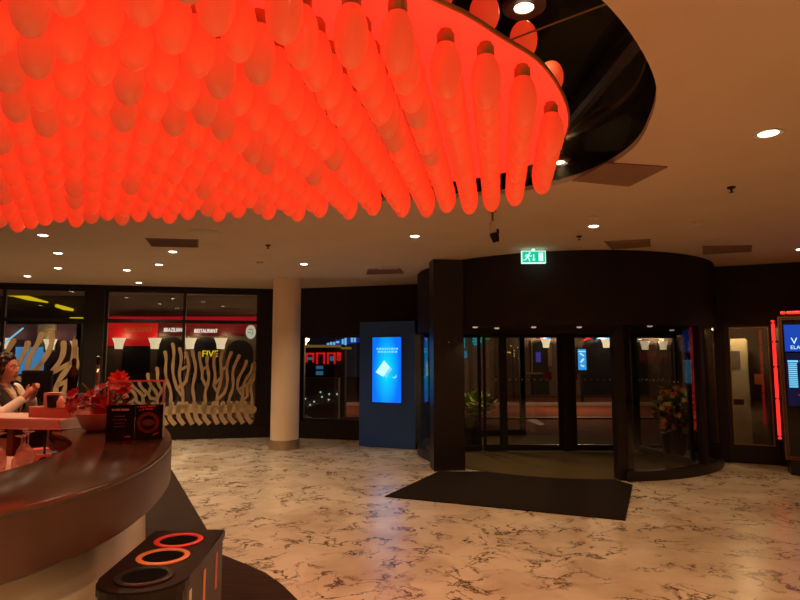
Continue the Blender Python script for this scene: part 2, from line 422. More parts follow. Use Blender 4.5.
# ceiling with the big oval opening for the chandelier
recess = closed_curve([(.30, 2.02), (.84, 2.37), (1.374, 3.10), (1.60, 3.75), (1.66, 4.2), (1.587, 4.63), (1.42, 4.95), (1.153, 5.2), (.72, 5.4), (0, 5.55), (-1.2, 5.65), (-2.6, 5.8), (-3.8, 5.9), (-5.0, 5.6), (-5.8, 4.6), (-5.9, 3.4), (-5.2, 1.8), (-3.8, .9), (-2.0, .7), (-.7, 1.25)], 8)
def slab_with_hole(name, outer, hole, z0, z1, m):
    bm = nb(); loops = []
    for poly in (outer, hole):
        vs_ = [bm.verts.new((x, y, z0)) for x, y in poly]
        loops.append([bm.edges.new((vs_[i], vs_[(i + 1) % len(vs_)])) for i in range(len(vs_))])
    bmesh.ops.triangle_fill(bm, use_beauty=True, edges=loops[0] + loops[1])
    ret = bmesh.ops.extrude_face_region(bm, geom=bm.faces[:])
    bmesh.ops.translate(bm, verts=[g for g in ret['geom'] if isinstance(g, bmesh.types.BMVert)], vec=(0, 0, z1 - z0))
    return struct(name, bm, m)
slab_with_hole('ceiling', [(-12, -6), (12, -6), (12, 14), (-12, 14)], recess, CEIL, CEIL + .04, M['ceiling'])
# the black void above the opening, with its dark beams and ducts
bm = nb(); n = len(recess)
cx_, cy_ = -2.0, 3.5
outer = [(cx_ + (x - cx_) * 1.012, cy_ + (y - cy_) * 1.012) for x, y in recess]
a = [bm.verts.new((x, y, CEIL + .041)) for x, y in outer]; b = [bm.verts.new((x, y, 3.32)) for x, y in outer]
for i in range(n): bm.faces.new((a[i], a[(i + 1) % n], b[(i + 1) % n], b[i]))
bm.faces.new(b)
struct('ceiling_void', bm, M['recess'])
bm = nb(); tube(bm, [(1.22, 2.55, 3.22), (1.10, 5.1, 3.22)], .05, 10); struct('ceiling_void_pipe', bm, M['dark_frame'])

# left glazed front: plinth, header, dark pillars
WA0, WA1 = (-9.2, 11.30), (-2.6, 12.70)
WA = frame_mtx(WA0, WA1); LA = seglen(WA0, WA1)
bm = nb()
box(bm, 0, LA, 0, .25, 0, .28, WA); box(bm, 0, LA, 0, .25, 3.02, CEIL, WA)
box(bm, 2.99, 3.35, -.03, .25, .28, 3.02, WA); box(bm, 6.36, LA, -.03, .25, .28, 3.02, WA)
struct('wall_left', bm, M['dark_wall'])
def window(name, W, s0, s1, z0, z1, mull, transoms, y=.08):
    bm = nb(); t = .045
    box(bm, s0, s0 + t, y, y + .07, z0, z1, W); box(bm, s1 - t, s1, y, y + .07, z0, z1, W)
    box(bm, s0 + t, s1 - t, y, y + .07, z0, z0 + t, W); box(bm, s0 + t, s1 - t, y, y + .07, z1 - t, z1, W)
    for s in mull: box(bm, s - .03, s + .03, y, y + .07, z0 + t, z1 - t, W)
    for z in transoms: box(bm, s0 + t, s1 - t, y - .005, y + .065, z - .035, z + .035, W)
    w = struct(name, bm, M['dark_frame'])
    bm = nb(); box(bm, s0 + t * .5, s1 - t * .5, y + .03, y + .04, z0 + t * .5, z1 - t * .5, W)
    obj('pane', bm, M['glass'], w)
    return w
window('window_1', WA, 0, 2.99, .28, 3.02, [1.5], [2.39])
window('window_2', WA, 3.35, 6.36, .28, 3.02, [4.86], [2.39])
# middle wall behind the column and the lit kiosk, with a low window
WB0, WB1 = (-2.6, 12.70), (.75, 11.74)
WB = frame_mtx(WB0, WB1); LB = seglen(WB0, WB1)
bm = nb()
box(bm, 0, LB, 0, .25, 2.10, CEIL, WB); box(bm, 0, LB, 0, .25, 0, .35, WB)
box(bm, 0, .55, 0, .25, .35, 2.10, WB); box(bm, 1.89, LB, 0, .25, .35, 2.10, WB)
struct('wall_back', bm, M['dark_wall'])
window('window_3', WB, .55, 1.89, .35, 2.10, [], [])
# right wall with the narrow glazed door
WR0, WR1 = (4.93, 9.70), (9.6, 7.52)
WR = frame_mtx(WR0, WR1); LR = seglen(WR0, WR1)
bm = nb()
box(bm, 0, .27, 0, .25, 0, CEIL, WR); box(bm, .96, LR, 0, .25, 0, CEIL, WR); box(bm, .27, .96, 0, .25, 2.18, CEIL, WR)
struct('wall_right', bm, M['dark_wall'])
bm = nb()
box(bm, .27, .335, .05, .12, 0, 2.18, WR); box(bm, .885, .96, .05, .12, 0, 2.18, WR)
box(bm, .335, .885, .05, .12, 2.12, 2.18, WR); box(bm, .335, .885, .05, .12, 0, .28, WR)
dr = struct('door_1', bm, M['dark_frame'])
bm = nb()
box(bm, .335, .352, .035, .05, .28, 2.12, WR); box(bm, .868, .885, .035, .05, .28, 2.12, WR)
box(bm, .352, .868, .035, .05, 2.103, 2.12, WR); box(bm, .352, .868, .035, .05, .28, .297, WR)
obj('door_trim', bm, M['gold'], dr)
bm = nb(); box(bm, .335, .885, .08, .09, .28, 2.12, WR); obj('pane', bm, M['door_glass'], dr)
bm = nb(); box(bm, .66, .78, .066, .078, 1.22, 1.38, WR); obj('door_sticker', bm, M['sticker_pink'], dr)['label'] = 'pale pink square sticker'
bm = nb(); box(bm, .93, 1.02, -.012, .05, 1.28, 1.37, WR)
tag(obj('card_reader', bm, M['print_grey']), 'small grey card reader on the dark wall right of the narrow glass door', 'card reader')
bm = nb(); box(bm, .02, .1, -.014, -.001, 1.40, 1.47, WR); o = obj('wall_switch', bm, M['gold'])
tag(o, 'small yellowish switch plate on the dark wall between revolving door and narrow glass door', 'switch')
# rest of the room, behind and beside the camera
bm = nb(); box(bm, -12, 12, -6.2, -6, 0, CEIL); struct('wall_rear', bm, M['dark_wall'])
bm = nb(); box(bm, -12.2, -12, -6, 14, 0, CEIL); struct('wall_far_left', bm, M['dark_wall'])
bm = nb(); box(bm, 12, 12.2, -6, 8, 0, CEIL); struct('wall_far_right', bm, M['dark_wall'])
bm = nb(); box(bm, 9.4, 12, 7.3, 7.55, 0, CEIL); struct('wall_right_return', bm, M['dark_wall'])
bm = nb(); box(bm, -12, -9.1, 11.2, 11.45, 0, CEIL); struct('wall_left_return', bm, M['dark_wall'])

# column
bm = nb(); lathe(bm, [(.255, .17), (.255, 3.1)], 48, Matrix.Translation((-2.1, 11.1, 0)))
t = thing('column', 'round cream plaster column with a metal base ring', 'column', (-2.1, 11.1, 0))
obj('shaft', bm, M['plaster'], t, True)
bm = nb(); lathe(bm, [(.275, 0), (.275, .165), (.268, .172), (.25, .172)], 48, Matrix.Translation((-2.1, 11.1, 0)))
obj('base_ring', bm, M['steel'], t, True)['label'] = 'brushed metal base ring'

# ================================================================== REVOLVING DOOR
DC = (2.79, 10.58); DR = 2.48
rd = thing('revolving_door', 'big dark drum-shaped revolving door with curved glass under a tall black canopy', 'revolving door', (DC[0], DC[1], 0))
bm = nb(); prism(bm, [(DC[0] + DR * math.cos(R(i * 3)), DC[1] + DR * math.sin(R(i * 3))) for i in range(120)], 2.08, 3.098)
obj('canopy', bm, M['dark_wall'], rd, True)
bm = nb(); arcwall(bm, DC, 2.36, 2.485, 275, 362, 0, .13, 40); arcwall(bm, DC, 2.36, 2.485, 94, 218, 0, .13, 40)
obj('base_ring', bm, M['dark_frame'], rd)
for a0, a1 in ((276, 309), (346, 362), (94, 154), (154, 217)):
    bm = nb(); arcwall(bm, DC, 2.415, 2.43, a0, a1, .13, 2.08, 24); obj('curved_glass', bm, M['door_glass'], rd)
bm = nb(); arcwall(bm, DC, 2.40, 2.45, 309, 346, .13, 2.08, 20); obj('curved_panel', bm, M['black_gloss'], rd)['label'] = 'glossy black curved side panel'
def post(cx, cy, w, d, rz, z0=0, z1=2.08, name='post'):
    bm = nb(); box(bm, -w / 2, w / 2, -d / 2, d / 2, z0, z1, Matrix.Translation((cx, cy, 0)) @ Matrix.Rotation(R(rz), 4, 'Z'))
    bmesh.ops.bevel(bm, geom=bm.edges[:], offset=.008, segments=1, affect='EDGES')
    return obj(name, bm, M['dark_frame'], rd)
post(.70, 9.04, .46, .34, 8, 0, 3.09, 'entrance_pillar')
p = (0.72, 8.84, 1.86)
bm = nb(); sphere(bm, (p[0], p[1] + .01, p[2]), .012, 2); obj('sensor_light', bm, M['flower_orange'], rd)
post(3.02, 8.27, .22, .16, 5, 0, 2.08)
for a in (309, 154, 94, 2):
    post(DC[0] + 2.42 * math.cos(R(a)), DC[1] + 2.42 * math.sin(R(a)), .10, .10, a)
bm = nb(); prism(bm, [(DC[0] + 2.35 * math.cos(R(i * 5)), DC[1] + 2.35 * math.sin(R(i * 5))) for i in range(72)], .0006, .010)
obj('drum_carpet', bm, M['drum_floor'], rd)['label'] = 'olive brown carpet inside the drum'
for i, (x, y) in enumerate([(1.09, 8.7), (1.45, 8.98), (1.94, 8.7), (2.6, 8.7), (3.52, 8.45), (4.35, 9.6), (1.25, 11.3)]):  # last two are added to light the flowers and the plant
    bm = nb(); lathe(bm, [(.0, 2.060), (.024, 2.060), (.036, 2.066), (.036, 2.079)], 16, Matrix.Translation((x, y, 0)))
    o = obj('canopy_light', bm, emis('canopy_lamp_%d' % i, (1, .72, .45), .45), rd)
    l = bpy.data.lights.new('canopy_beam', 'SPOT'); l.energy = 60 if i >= 5 else 9; l.color = (1, .72, .36); l.spot_size = R(120); l.spot_blend = .6; l.shadow_soft_size = .04
    lo = bpy.data.objects.new('canopy_beam', l); COL.objects.link(lo); lo.parent = o; lo.location = (x - DC[0], y - DC[1], 2.04)
# the turning leaf: a glazed partition through the middle, a glass showcase at each end
def rel(p): return (DC[0] + p[0], DC[1] + p[1])
def panel(p, q, name, z0=.03, z1=2.06, rail=.10, st=.05, dots=False):
    p, q = rel(p), rel(q); W = frame_mtx(p, q); L = seglen(p, q)
    bm = nb()
    box(bm, 0, L, -.025, .025, z0, z0 + rail, W); box(bm, 0, L, -.025, .025, z1 - .07, z1, W)
    box(bm, 0, st, -.025, .025, z0 + rail, z1 - .07, W); box(bm, L - st, L, -.025, .025, z0 + rail, z1 - .07, W)
    f = obj(name, bm, M['dark_frame'], rd)
    bm = nb(); box(bm, st, L - st, -.005, .005, z0 + rail, z1 - .07, W); obj('pane', bm, M['door_glass'], f)
    if dots:
        bm = nb(); k = 0
        while .12 + k * .11 < L - .1:
            prism(bm, [(.12 + k * .11 + .017 * math.cos(a * math.pi / 4), 1.255 + .017 * math.sin(a * math.pi / 4)) for a in range(8)], .007, .010, W @ Matrix.Rotation(R(90), 4, 'X')); k += 1
        obj('safety_dots', bm, M['dot'], f)
    return f
panel((-1.33, .08), (-.98, .08), 'leaf_panel', dots=True)
panel((-.98, .08), (.06, .08), 'leaf_panel', st=.07, dots=True)
panel((.24, .08), (1.35, .08), 'leaf_panel', st=.06, dots=True)
post(DC[0] + .15, DC[1] + .08, .19, .14, 0, .03, 2.07, 'centre_post')
post(DC[0] - .98, DC[1] + .08, .12, .10, 0, .03, 2.07, 'centre_post')
SH = [((1.37, .1), (1.62, -1.38)), ((1.37, .1), (2.2, .3)), ((-1.37, .08), (-2.25, -.05))]
for p, q in SH: panel(p, q, 'showcase_side', rail=.09, dots=p[0] > 0)
for s in (0,):
    A, B, Cc = [(1.37, .1), (1.62, -1.38), (2.2, .3)] if s == 0 else [(-1.37, .06), (-1.62, 1.38), (-2.2, -.2)]
    a0 = math.degrees(math.atan2(B[1], B[0])); a1 = math.degrees(math.atan2(Cc[1], Cc[0])); a1 = a1 + 360 if s and a1 < 0 else a1
    poly = [rel(A)] + [rel((2.18 * math.cos(R(a0 + (a1 - a0) * i / 12)), 2.18 * math.sin(R(a0 + (a1 - a0) * i / 12)))) for i in range(13)]
    bm = nb(); prism(bm, poly, .012, .06); obj('showcase_floor', bm, M['dark_frame'], rd)
    bm = nb(); arcwall(bm, DC, 2.19, 2.20, min(a0, a1), max(a0, a1), .06, 2.05, 14); obj('showcase_glass', bm, M['door_glass'], rd)
for px in ((2.6, 10.62, 1.32), (3.04, 10.62, 1.32)):
    bm = nb(); box(bm, px[0] - .075, px[0] + .075, 10.655, 10.668, px[2] - .075, px[2] + .075)
    s = obj('warning_sticker', bm, M['print_red'], rd); s['label'] = 'red square warning sticker on the glass'
    bm = nb(); ringlathe(bm, [(.045, 0), (.032, 0), (.032, .003), (.045, .003)], 20, Matrix.Translation((px[0], 10.655, px[2])) @ Matrix.Rotation(R(90), 4, 'X'))
    obj('sticker_ring', bm, M['print_grey'], s)

# ---- plants inside the two showcases
def leafy(bm, c, rad, n, size, rnd, flat=1.0):
    for _ in range(n):
        d = Vector((rnd.gauss(0, 1), rnd.gauss(0, 1), rnd.gauss(0, 1))).normalized()
        p = Vector(c) + Vector((d.x * rad[0], d.y * rad[1], d.z * rad[2])) * rnd.uniform(.35, 1)
        ax = (d + Vector((rnd.uniform(-.6, .6), rnd.uniform(-.6, .6), rnd.uniform(-.1, .8)))).normalized()
        sd = ax.cross(Vector((rnd.uniform(-1, 1), rnd.uniform(-1, 1), 1))).normalized(); nn = ax.cross(sd)
        s = size * rnd.uniform(.6, 1.2); w = s * .28 * flat
        q = [p, p + ax * s * .5 + sd * w + nn * s * .06, p + ax * s, p + ax * s * .5 - sd * w + nn * s * .06, p + ax * s * .5 - nn * s * .03]
        v = [bm.verts.new(x) for x in q]
        bm.faces.new((v[0], v[1], v[4])); bm.faces.new((v[1], v[2], v[4])); bm.faces.new((v[2], v[3], v[4])); bm.faces.new((v[3], v[0], v[4]))
def blossom(bm, p, r, rnd, petals=6, out=None):
    d = Vector((rnd.uniform(-.7, .7), rnd.uniform(-1.2, -.1), rnd.uniform(0, .9))).normalized() if out is None else out
    u = d.orthogonal().normalized(); w = d.cross(u); p = Vector(p); c = bm.verts.new(p + d * r * .12)
    for k in range(petals):
        a = 2 * math.pi * (k + rnd.uniform(-.15, .15)) / petals; ax = u * math.cos(a) + w * math.sin(a); sd = d.cross(ax)
        v = [bm.verts.new(p + ax * r * .55 + sd * r * .3 + d * r * .2), bm.verts.new(p + ax * r + d * r * .28), bm.verts.new(p + ax * r * .55 - sd * r * .3 + d * r * .2)]
        bm.faces.new((c, v[0], v[1])); bm.faces.new((c, v[1], v[2]))
rnd = random.Random(3)
fx, fy = 4.42, 9.85
fl = thing('flower_arrangement', 'orange and yellow flower arrangement in a dark pot behind right curved door glass', 'flowers', (fx, fy, .06))
bm = nb(); lathe(bm, [(0, .06), (.13, .06), (.17, .12), (.20, .40), (.19, .43), (.16, .43), (.15, .38), (0, .38)], 28, Matrix.Translation((fx, fy, 0))); obj('pot', bm, M['black'], fl, True)
bm = nb(); leafy(bm, (fx, fy, .74), (.27, .22, .36), 200, .15, rnd); obj('foliage', bm, M['leaf_green'], fl)
bm = nb()
for k in range(16): tube(bm, [(fx + rnd.uniform(-.05, .05), fy + rnd.uniform(-.05, .05), .38), (fx + rnd.uniform(-.26, .26), fy + rnd.uniform(-.2, .2), rnd.uniform(.7, 1.12))], .006, 5)
obj('stems', bm, M['leaf_green'], fl)
for nm, mm, cnt, rr in (('orange_blossoms', 'flower_orange', 16, .07), ('yellow_blossoms', 'flower_yellow', 34, .055), ('red_blossoms', 'leaf_red', 8, .06)):
    bm = nb()
    for k in range(cnt): blossom(bm, (fx + rnd.uniform(-.28, .28), fy - rnd.uniform(.05, .27), rnd.uniform(.5, 1.16)), rr, rnd)
    obj(nm, bm, M[mm], fl)
gx, gy = 1.32, 11.15
pl = thing('potted_plant', 'pale green potted plant behind the left panes of the revolving door', 'plant', (gx, gy, .0105))
bm = nb(); lathe(bm, [(0, .0105), (.12, .0105), (.18, .55), (.17, .58), (.14, .58), (.13, .52), (0, .52)], 28, Matrix.Translation((gx, gy, 0))); obj('pot', bm, M['black'], pl, True)
bm = nb(); leafy(bm, (gx + .05, gy, .80), (.32, .2, .15), 170, .15, rnd, 1.4); obj('foliage', bm, M['leaf_pale'], pl)
bm = nb()
for k in range(10): tube(bm, [(gx, gy, .52), (gx + rnd.uniform(-.22, .3), gy + rnd.uniform(-.15, .15), rnd.uniform(.68, .88))], .006, 5)
obj('stems', bm, M['leaf_green'], pl)

# ================================================================== CEILING FIXTURES
DOWN = [
 ((2.45, 3.86), .062, 'round white downlight in the bare ceiling right of the dark recess, largest on the right'),
 ((2.18, 6.64), .055, 'ceiling downlight right of the small pendant spotlight, above the exit sign'),
 ((.18, 7.19), .055, 'ceiling downlight left of the pendant spotlight, just below the red bulbs'),
 ((-1.51, 9.33), .055, 'ceiling downlight directly in front of the cream column'),
 ((-4.31, 7.13), .055, 'ceiling downlight at far left, nearest the fringe of red bulbs'),
 ((-4.82, 8.35), .055, 'ceiling downlight second from the red bulbs in the far left line'),
 ((-3.16, 8.24), .055, 'ceiling downlight just behind the dark left ceiling grille'),
 ((-3.81, 9.38), .055, 'ceiling downlight second behind the dark left ceiling grille'),
 ((-5.61, 9.74), .055, 'ceiling downlight third from the red bulbs in the far left line'),
 ((-4.58, 9.96), .055, 'ceiling downlight left of the pair behind the left grille'),
 ((-6.70, 10.69), .055, 'ceiling downlight at the far left edge close to the window'),
 ((-5.09, 11.6), .055, 'ceiling downlight closest to the window with the wide coral cutout'),
 ((5.45, 8.05), .055, 'ceiling downlight at the right photo edge near the red framed display'),
]
def downlight(p, r, label, z=CEIL, group='recessed ceiling downlights', w=None, m_ring='trim_white'):
    t = thing('ceiling_downlight', label, 'ceiling light', (p[0], p[1], z), group)
    bm = nb(); ringlathe(bm, [(r, z - .004), (r * 1.45, z - .008), (r * 1.5, z), (r, z + .0)], 28, Matrix.Translation((p[0], p[1], 0))); obj('trim_ring', bm, M[m_ring], t, True)
    bm = nb(); lathe(bm, [(0, z - .014), (r * .6, z - .012), (r * .98, z - .004), (r * .98, z)], 24, Matrix.Translation((p[0], p[1], 0))); obj('lens', bm, M['lamp'], t, True)
    l = bpy.data.lights.new('downlight_beam', 'SPOT'); l.energy = DOWNLIGHT_W if w is None else w; l.color = (1, .72, .45) if p[0] < -1 else (1, .585, .27); l.spot_size = R(126); l.spot_blend = .7; l.shadow_soft_size = r
    lo = bpy.data.objects.new('downlight_beam', l); COL.objects.link(lo); lo.parent = t; lo.location = (0, 0, -.03)
    return t
for p, r, lab in DOWN: downlight(p, r, lab)
for p in ((3.6, .6), (1.2, -1.5), (5.6, 4.2), (-2.5, -2.5), (-7.8, 6.5), (-8.6, 9.6), (-1.3, .1), (.6, .3), (-3.2, -.6), (-6.7, 4.4), (-6.8, 2.2), (1.5, 1.3), (.15, 1.25), (2.3, 2.2)):  # unseen lamps added to brighten the bar, ceiling and near floor
    downlight(p, .055, w=DOWNLIGHT_W * (2.2 if -3.3 < p[0] < .7 and p[1] < 1.4 else 1.3 if p[0] == 2.3 else 1.0), label= 'added ceiling downlight out of view, brightening the room and bar', group='added ceiling downlights out of view')
# two lamps in the void, then four unseen ones added to light the bar
for p, lab in (((.60, 2.75), 'large round lamp in the black ceiling void at the top of the photo'), ((1.38, 5.04), 'small lamp in the black ceiling void behind the rightmost red bulb'), ((-.7, 5.1), 'added lamp in the black ceiling void hidden behind the middle of the chandelier'), ((-2.3, 5.25), 'added lamp in the black ceiling void hidden above the flower bowl'), ((-3.5, 5.4), 'added lamp in the black ceiling void hidden above the person'), ((-4.6, 5.3), 'added lamp in the black ceiling void hidden above the far end of the bar')):
    z = 3.319
    t = thing('void_lamp', lab, 'ceiling light', (p[0], p[1], z))
    T = Matrix.Translation((p[0], p[1], 0))
    bm = nb(); lathe(bm, [(0, z - .030), (.034, z - .029), (.046, z - .022), (.046, z - .01)], 24, T); obj('lens', bm, M['lamp'], t, True)
    bm = nb(); ringlathe(bm, [(.048, z - .026), (.09, z - .034), (.105, z - .022), (.105, z), (.048, z)], 28, T); obj('trim_ring', bm, M['bronze'], t, True)
    l = bpy.data.lights.new('void_beam', 'SPOT'); l.energy = VOID_W if p[0] < 0 else 8; l.color = (1, .66, .36); l.spot_size = R(130); l.spot_blend = .7; l.shadow_soft_size = .05
    lo = bpy.data.objects.new('void_beam', l); COL.objects.link(lo); lo.parent = t; lo.location = (0, 0, -.045)

def plate_on_ceiling(name, quad, m, label, cat, slats=0):
    c = Vector((sum(q[0] for q in quad) / 4, sum(q[1] for q in quad) / 4))
    t = thing(name, label, cat, (c.x, c.y, CEIL))
    bm = nb(); prism(bm, quad, CEIL - .012, CEIL - .0005); obj('plate', bm, m, t)
    if slats:
        bm = nb(); q = [Vector(p) for p in quad]
        for k in range(1, slats):
            f = k / slats; a = q[0].lerp(q[3], f); b = q[1].lerp(q[2], f); d = (b - a) * .03; a, b = a + d, b - d
            W = frame_mtx(a, b); L = (b - a).length
            box(bm, 0, L, -.008, .008, CEIL - .024, CEIL - .011, W)
        obj('grille', bm, M['vent'] if m is M['vent'] else M['hatch'], t)
    return t
plate_on_ceiling('access_hatch', [(1.44, 4.9), (1.57, 4.44), (2.08, 4.54), (1.98, 5.06)], M['hatch'], 'brown square access hatch in the ceiling beside the dark recess', 'hatch')
plate_on_ceiling('ceiling_vent', [(-3.15, 7.31), (-2.52, 7.40), (-2.68, 7.88), (-3.28, 7.80)], M['vent'], 'dark rectangular ceiling vent at left below the red bulbs', 'vent', 8)
plate_on_ceiling('ceiling_vent', [(2.59, 7.5), (3.12, 7.37), (3.32, 7.83), (2.88, 8.05)], M['hatch'], 'brown ceiling vent just above the revolving door canopy', 'vent', 6)
plate_on_ceiling('ceiling_vent', [(4.0, 7.83), (4.62, 7.76), (4.87, 8.2), (4.31, 8.43)], M['hatch'], 'brown ceiling vent above the narrow glass door at right', 'vent', 6)
plate_on_ceiling('ceiling_vent', [(-.53, 9.85), (0, 9.74), (.07, 10.31), (-.6, 10.43)], M['hatch'], 'faint brown ceiling vent in front of the blue lit kiosk', 'vent', 6)
for (x, y), lab in (((-2.3, 6.96), 'small round ceiling plate right of the left vent'), ((4.01, 7.5), 'small round ceiling plate in front of the right vent'), ((-0.2, 9.74), 'small round ceiling plate above the kiosk vent')):
    bm = nb(); ringlathe(bm, [(.07, CEIL - .006), (.17, CEIL - .012), (.18, CEIL - .0005), (.07, CEIL - .0005)], 28, Matrix.Translation((x, y, 0))); lathe(bm, [(0, CEIL - .01), (.07, CEIL - .008), (.07, CEIL - .0005)], 20, Matrix.Translation((x, y, 0)))
    tag(obj('speaker_grille', bm, M['trim_white'], None, True), lab, 'ceiling plate')
for (x, y), lab in (((2.89, 5.11), 'tiny dark sprinkler head in the ceiling at right'), ((2.18, 7.19), 'tiny dark sprinkler head between exit sign and downlight'), ((-1.73, 7.76), 'tiny dark sprinkler head in the ceiling near the column')):
    bm = nb(); lathe(bm, [(0, CEIL - .05), (.022, CEIL - .05), (.022, CEIL - .046), (.007, CEIL - .043), (.009, CEIL - .02), (.035, CEIL - .012), (.035, CEIL - .0005)], 16, Matrix.Translation((x, y, 0)))
    tag(obj('sprinkler', bm, M['black'], None, True), lab, 'sprinkler')
for (x, y), lab in (((3.25, 6.44), 'small pale smoke detector in the ceiling above the right side of the canopy'), ((2.03, 6.21), 'small orange-lit smoke detector beside the downlight above the exit sign'), ((-2.16, 9.14), 'small pale smoke detector left of the column top')):
    bm = nb(); lathe(bm, [(0, CEIL - .04), (.035, CEIL - .038), (.045, CEIL - .025), (.055, CEIL - .02), (.055, CEIL - .0005)], 20, Matrix.Translation((x, y, 0)))
    tag(obj('smoke_detector', bm, M['trim_white'], None, True), lab, 'smoke detector')
# pendant spotlight on its stem
px_, py_ = .93, 5.92
sp = thing('pendant_spotlight', 'small pendant spotlight, pale upper body and black head, on a thin stem', 'spotlight', (px_, py_, CEIL))
T = Matrix.Translation((px_, py_, 0))
bm = nb(); lathe(bm, [(.012, 2.985), (.012, 3.075), (.04, 3.085), (.04, 3.0995)], 16, T); obj('stem', bm, M['bronze'], sp, True)
bm = nb(); lathe(bm, [(0, 2.99), (.025, 2.985), (.036, 2.965), (.038, 2.865), (.0, 2.862)], 20, T); obj('body', bm, M['white_plastic'], sp, True)
T2 = Matrix.Translation((px_ + .012, py_, 2.862)) @ Matrix.Rotation(R(-14), 4, 'Y')
bm = nb(); lathe(bm, [(.045, .0), (.047, -.012), (.034, -.09), (.0, -.092)], 20, T2); box(bm, .03, .055, -.006, .006, -.01, .035, T2); obj('head', bm, M['black'], sp, True)

# exit sign
EX = Matrix.Translation((1.81, 8.04, 2.90)) @ Matrix.Rotation(R(-3), 4, 'Z') @ Matrix.Diagonal((.93, 1, .93, 1))
ex = thing('exit_sign', 'green illuminated emergency exit sign with running man hanging from the ceiling', 'exit sign', (1.81, 8.04, 2.895))
bm = nb(); box(bm, -.175, .175, -.02, .03, 0, .185, EX); box(bm, -.02, .02, -.01, .02, .185, .2145, EX); obj('housing', bm, M['exit_white'], ex)
bm = nb(); box(bm, -.163, .163, -.024, -.0205, .014, .172, EX); obj('face', bm, M['exit_green'], ex)
FX = EX @ Matrix.Translation((0, -.0245, 0)) @ Matrix.Rotation(R(90), 4, 'X')
bm = nb(); box(bm, .07, .135, .03, .155, 0, .003, FX); obj('door_symbol', bm, M['exit_white'], ex)
bm = nb(); prism(bm, [(-.008, .06), (-.008, .13), (.008, .13), (.008, .06), (.028, .06), (0, .03), (-.028, .06)], 0, .003, FX); obj('arrow_symbol', bm, M['exit_white'], ex)
bm = nb()
def limb(bm, p, q, w, mtx):
    p, q = Vector(p), Vector(q); d = (q - p).normalized(); s = Vector((-d.y, d.x)) * w
    prism(bm, [tuple(p + s), tuple(p - s), tuple(q - s), tuple(q + s)], 0, .003, mtx)
prism(bm, [(-.058 + .014 * math.cos(k), .146 + .014 * math.sin(k)) for k in [i * math.pi / 6 for i in range(12)]], 0, .003, FX)
limb(bm, (-.07, .128), (-.095, .085), .014, FX); limb(bm, (-.07, .122), (-.045, .098), .006, FX); limb(bm, (-.045, .098), (-.03, .112), .005, FX)
limb(bm, (-.08, .126), (-.115, .118), .006, FX); limb(bm, (-.115, .118), (-.125, .095), .005, FX)
limb(bm, (-.092, .09), (-.065, .062), .008, FX); limb(bm, (-.065, .062), (-.06, .028), .007, FX)
limb(bm, (-.096, .09), (-.115, .055), .008, FX); limb(bm, (-.115, .055), (-.148, .045), .007, FX)
obj('running_man_symbol', bm, M['exit_white'], ex)

# ================================================================== CHANDELIER
disc = closed_curve([(.115, 2.06), (.26, 2.17), (.42, 2.33), (.60, 2.51), (.77, 2.79), (.90, 3.1), (.965, 3.42), (.96, 3.70), (.84, 3.95), (.55, 4.20), (.1, 4.36), (-.6, 4.44), (-1.5, 4.50), (-2.5, 4.66), (-3.4, 4.85), (-4.4, 4.75), (-4.95, 4.1), (-4.9, 3.1), (-4.2, 2.2), (-3.0, 1.5), (-1.7, 1.2), (-.6, 1.55)], 8)
ZD = 2.90
ch = thing('chandelier', 'huge oval chandelier of glowing red bulb-shaped lamps under a red disc', 'chandelier', (-2.0, 3.1, ZD))
bm = nb(); prism(bm, disc, ZD, ZD + .005); obj('glowing_panel', bm, M['plate'], ch)
bm = nb(); prism(bm, disc, ZD + .006, ZD + .012); obj('disc', bm, M['bronze'], ch)
bm = nb(); n = len(disc)
o2 = [(-2 + (x + 2) * 1.004, 3.1 + (y - 3.1) * 1.006) for x, y in disc]
a = [bm.verts.new((x, y, ZD - .002)) for x, y in o2]; b = [bm.verts.new((x, y, ZD + .014)) for x, y in o2]
c2 = [bm.verts.new((x, y, ZD - .002)) for x, y in disc]; d2 = [bm.verts.new((x, y, ZD + .014)) for x, y in disc]
for i in range(n):
    j = (i + 1) % n
    bm.faces.new((a[i], a[j], b[j], b[i])); bm.faces.new((c2[i], c2[j], a[j], a[i])); bm.faces.new((b[i], b[j], d2[j], d2[i]))
obj('rim_band', bm, M['brass'], ch)
for x, y in ((-.2, 3.2), (-1.6, 2.0), (-1.6, 4.2), (-4.0, 3.5)):
    bm = nb(); tube(bm, [(x, y, ZD + .03), (x + .05, y + .02, 3.31)], .006, 6); obj('suspension_cable', bm, M['brass'], ch)
bm = nb(); tube(bm, [(.41, 2.42, ZD + .025), (.66, 2.43, 3.03), (.93, 2.40, 3.12)], .004, 6); obj('power_cable', bm, M['brass'], ch)
BULB = [(0, -.285), (.016, -.282), (.034, -.268), (.049, -.243), (.059, -.208), (.0625, -.170), (.060, -.130), (.052, -.095), (.041, -.070), (.034, -.058)]
CAP = [(.034, -.062), (.036, -.058), (.036, -.018), (.028, -.014), (.026, -.001), (0, -.001)]
def lathe_me(prof, m, n):
    bm = nb(); lathe(bm, prof, n); return mesh_from(bm, 'bulb', m, True)
me_bulb, me_dim, me_cap = lathe_me(BULB, M['bulb'], 20), lathe_me(BULB, M['bulb_dim'], 20), lathe_me(CAP, M['brass'], 16)
U, V = Vector((.162, .987)), Vector((.987, -.162))
rows = []
START = [3.0, 2.60, 2.365, 2.262, 1.98, 1.955]
vcol = [.28, .122, -.034, -.188, -.340, -.495]
while vcol[-1] > -4.6: vcol.append(vcol[-1] - min(.195, .155 + .02 * (len(vcol) - 5)))
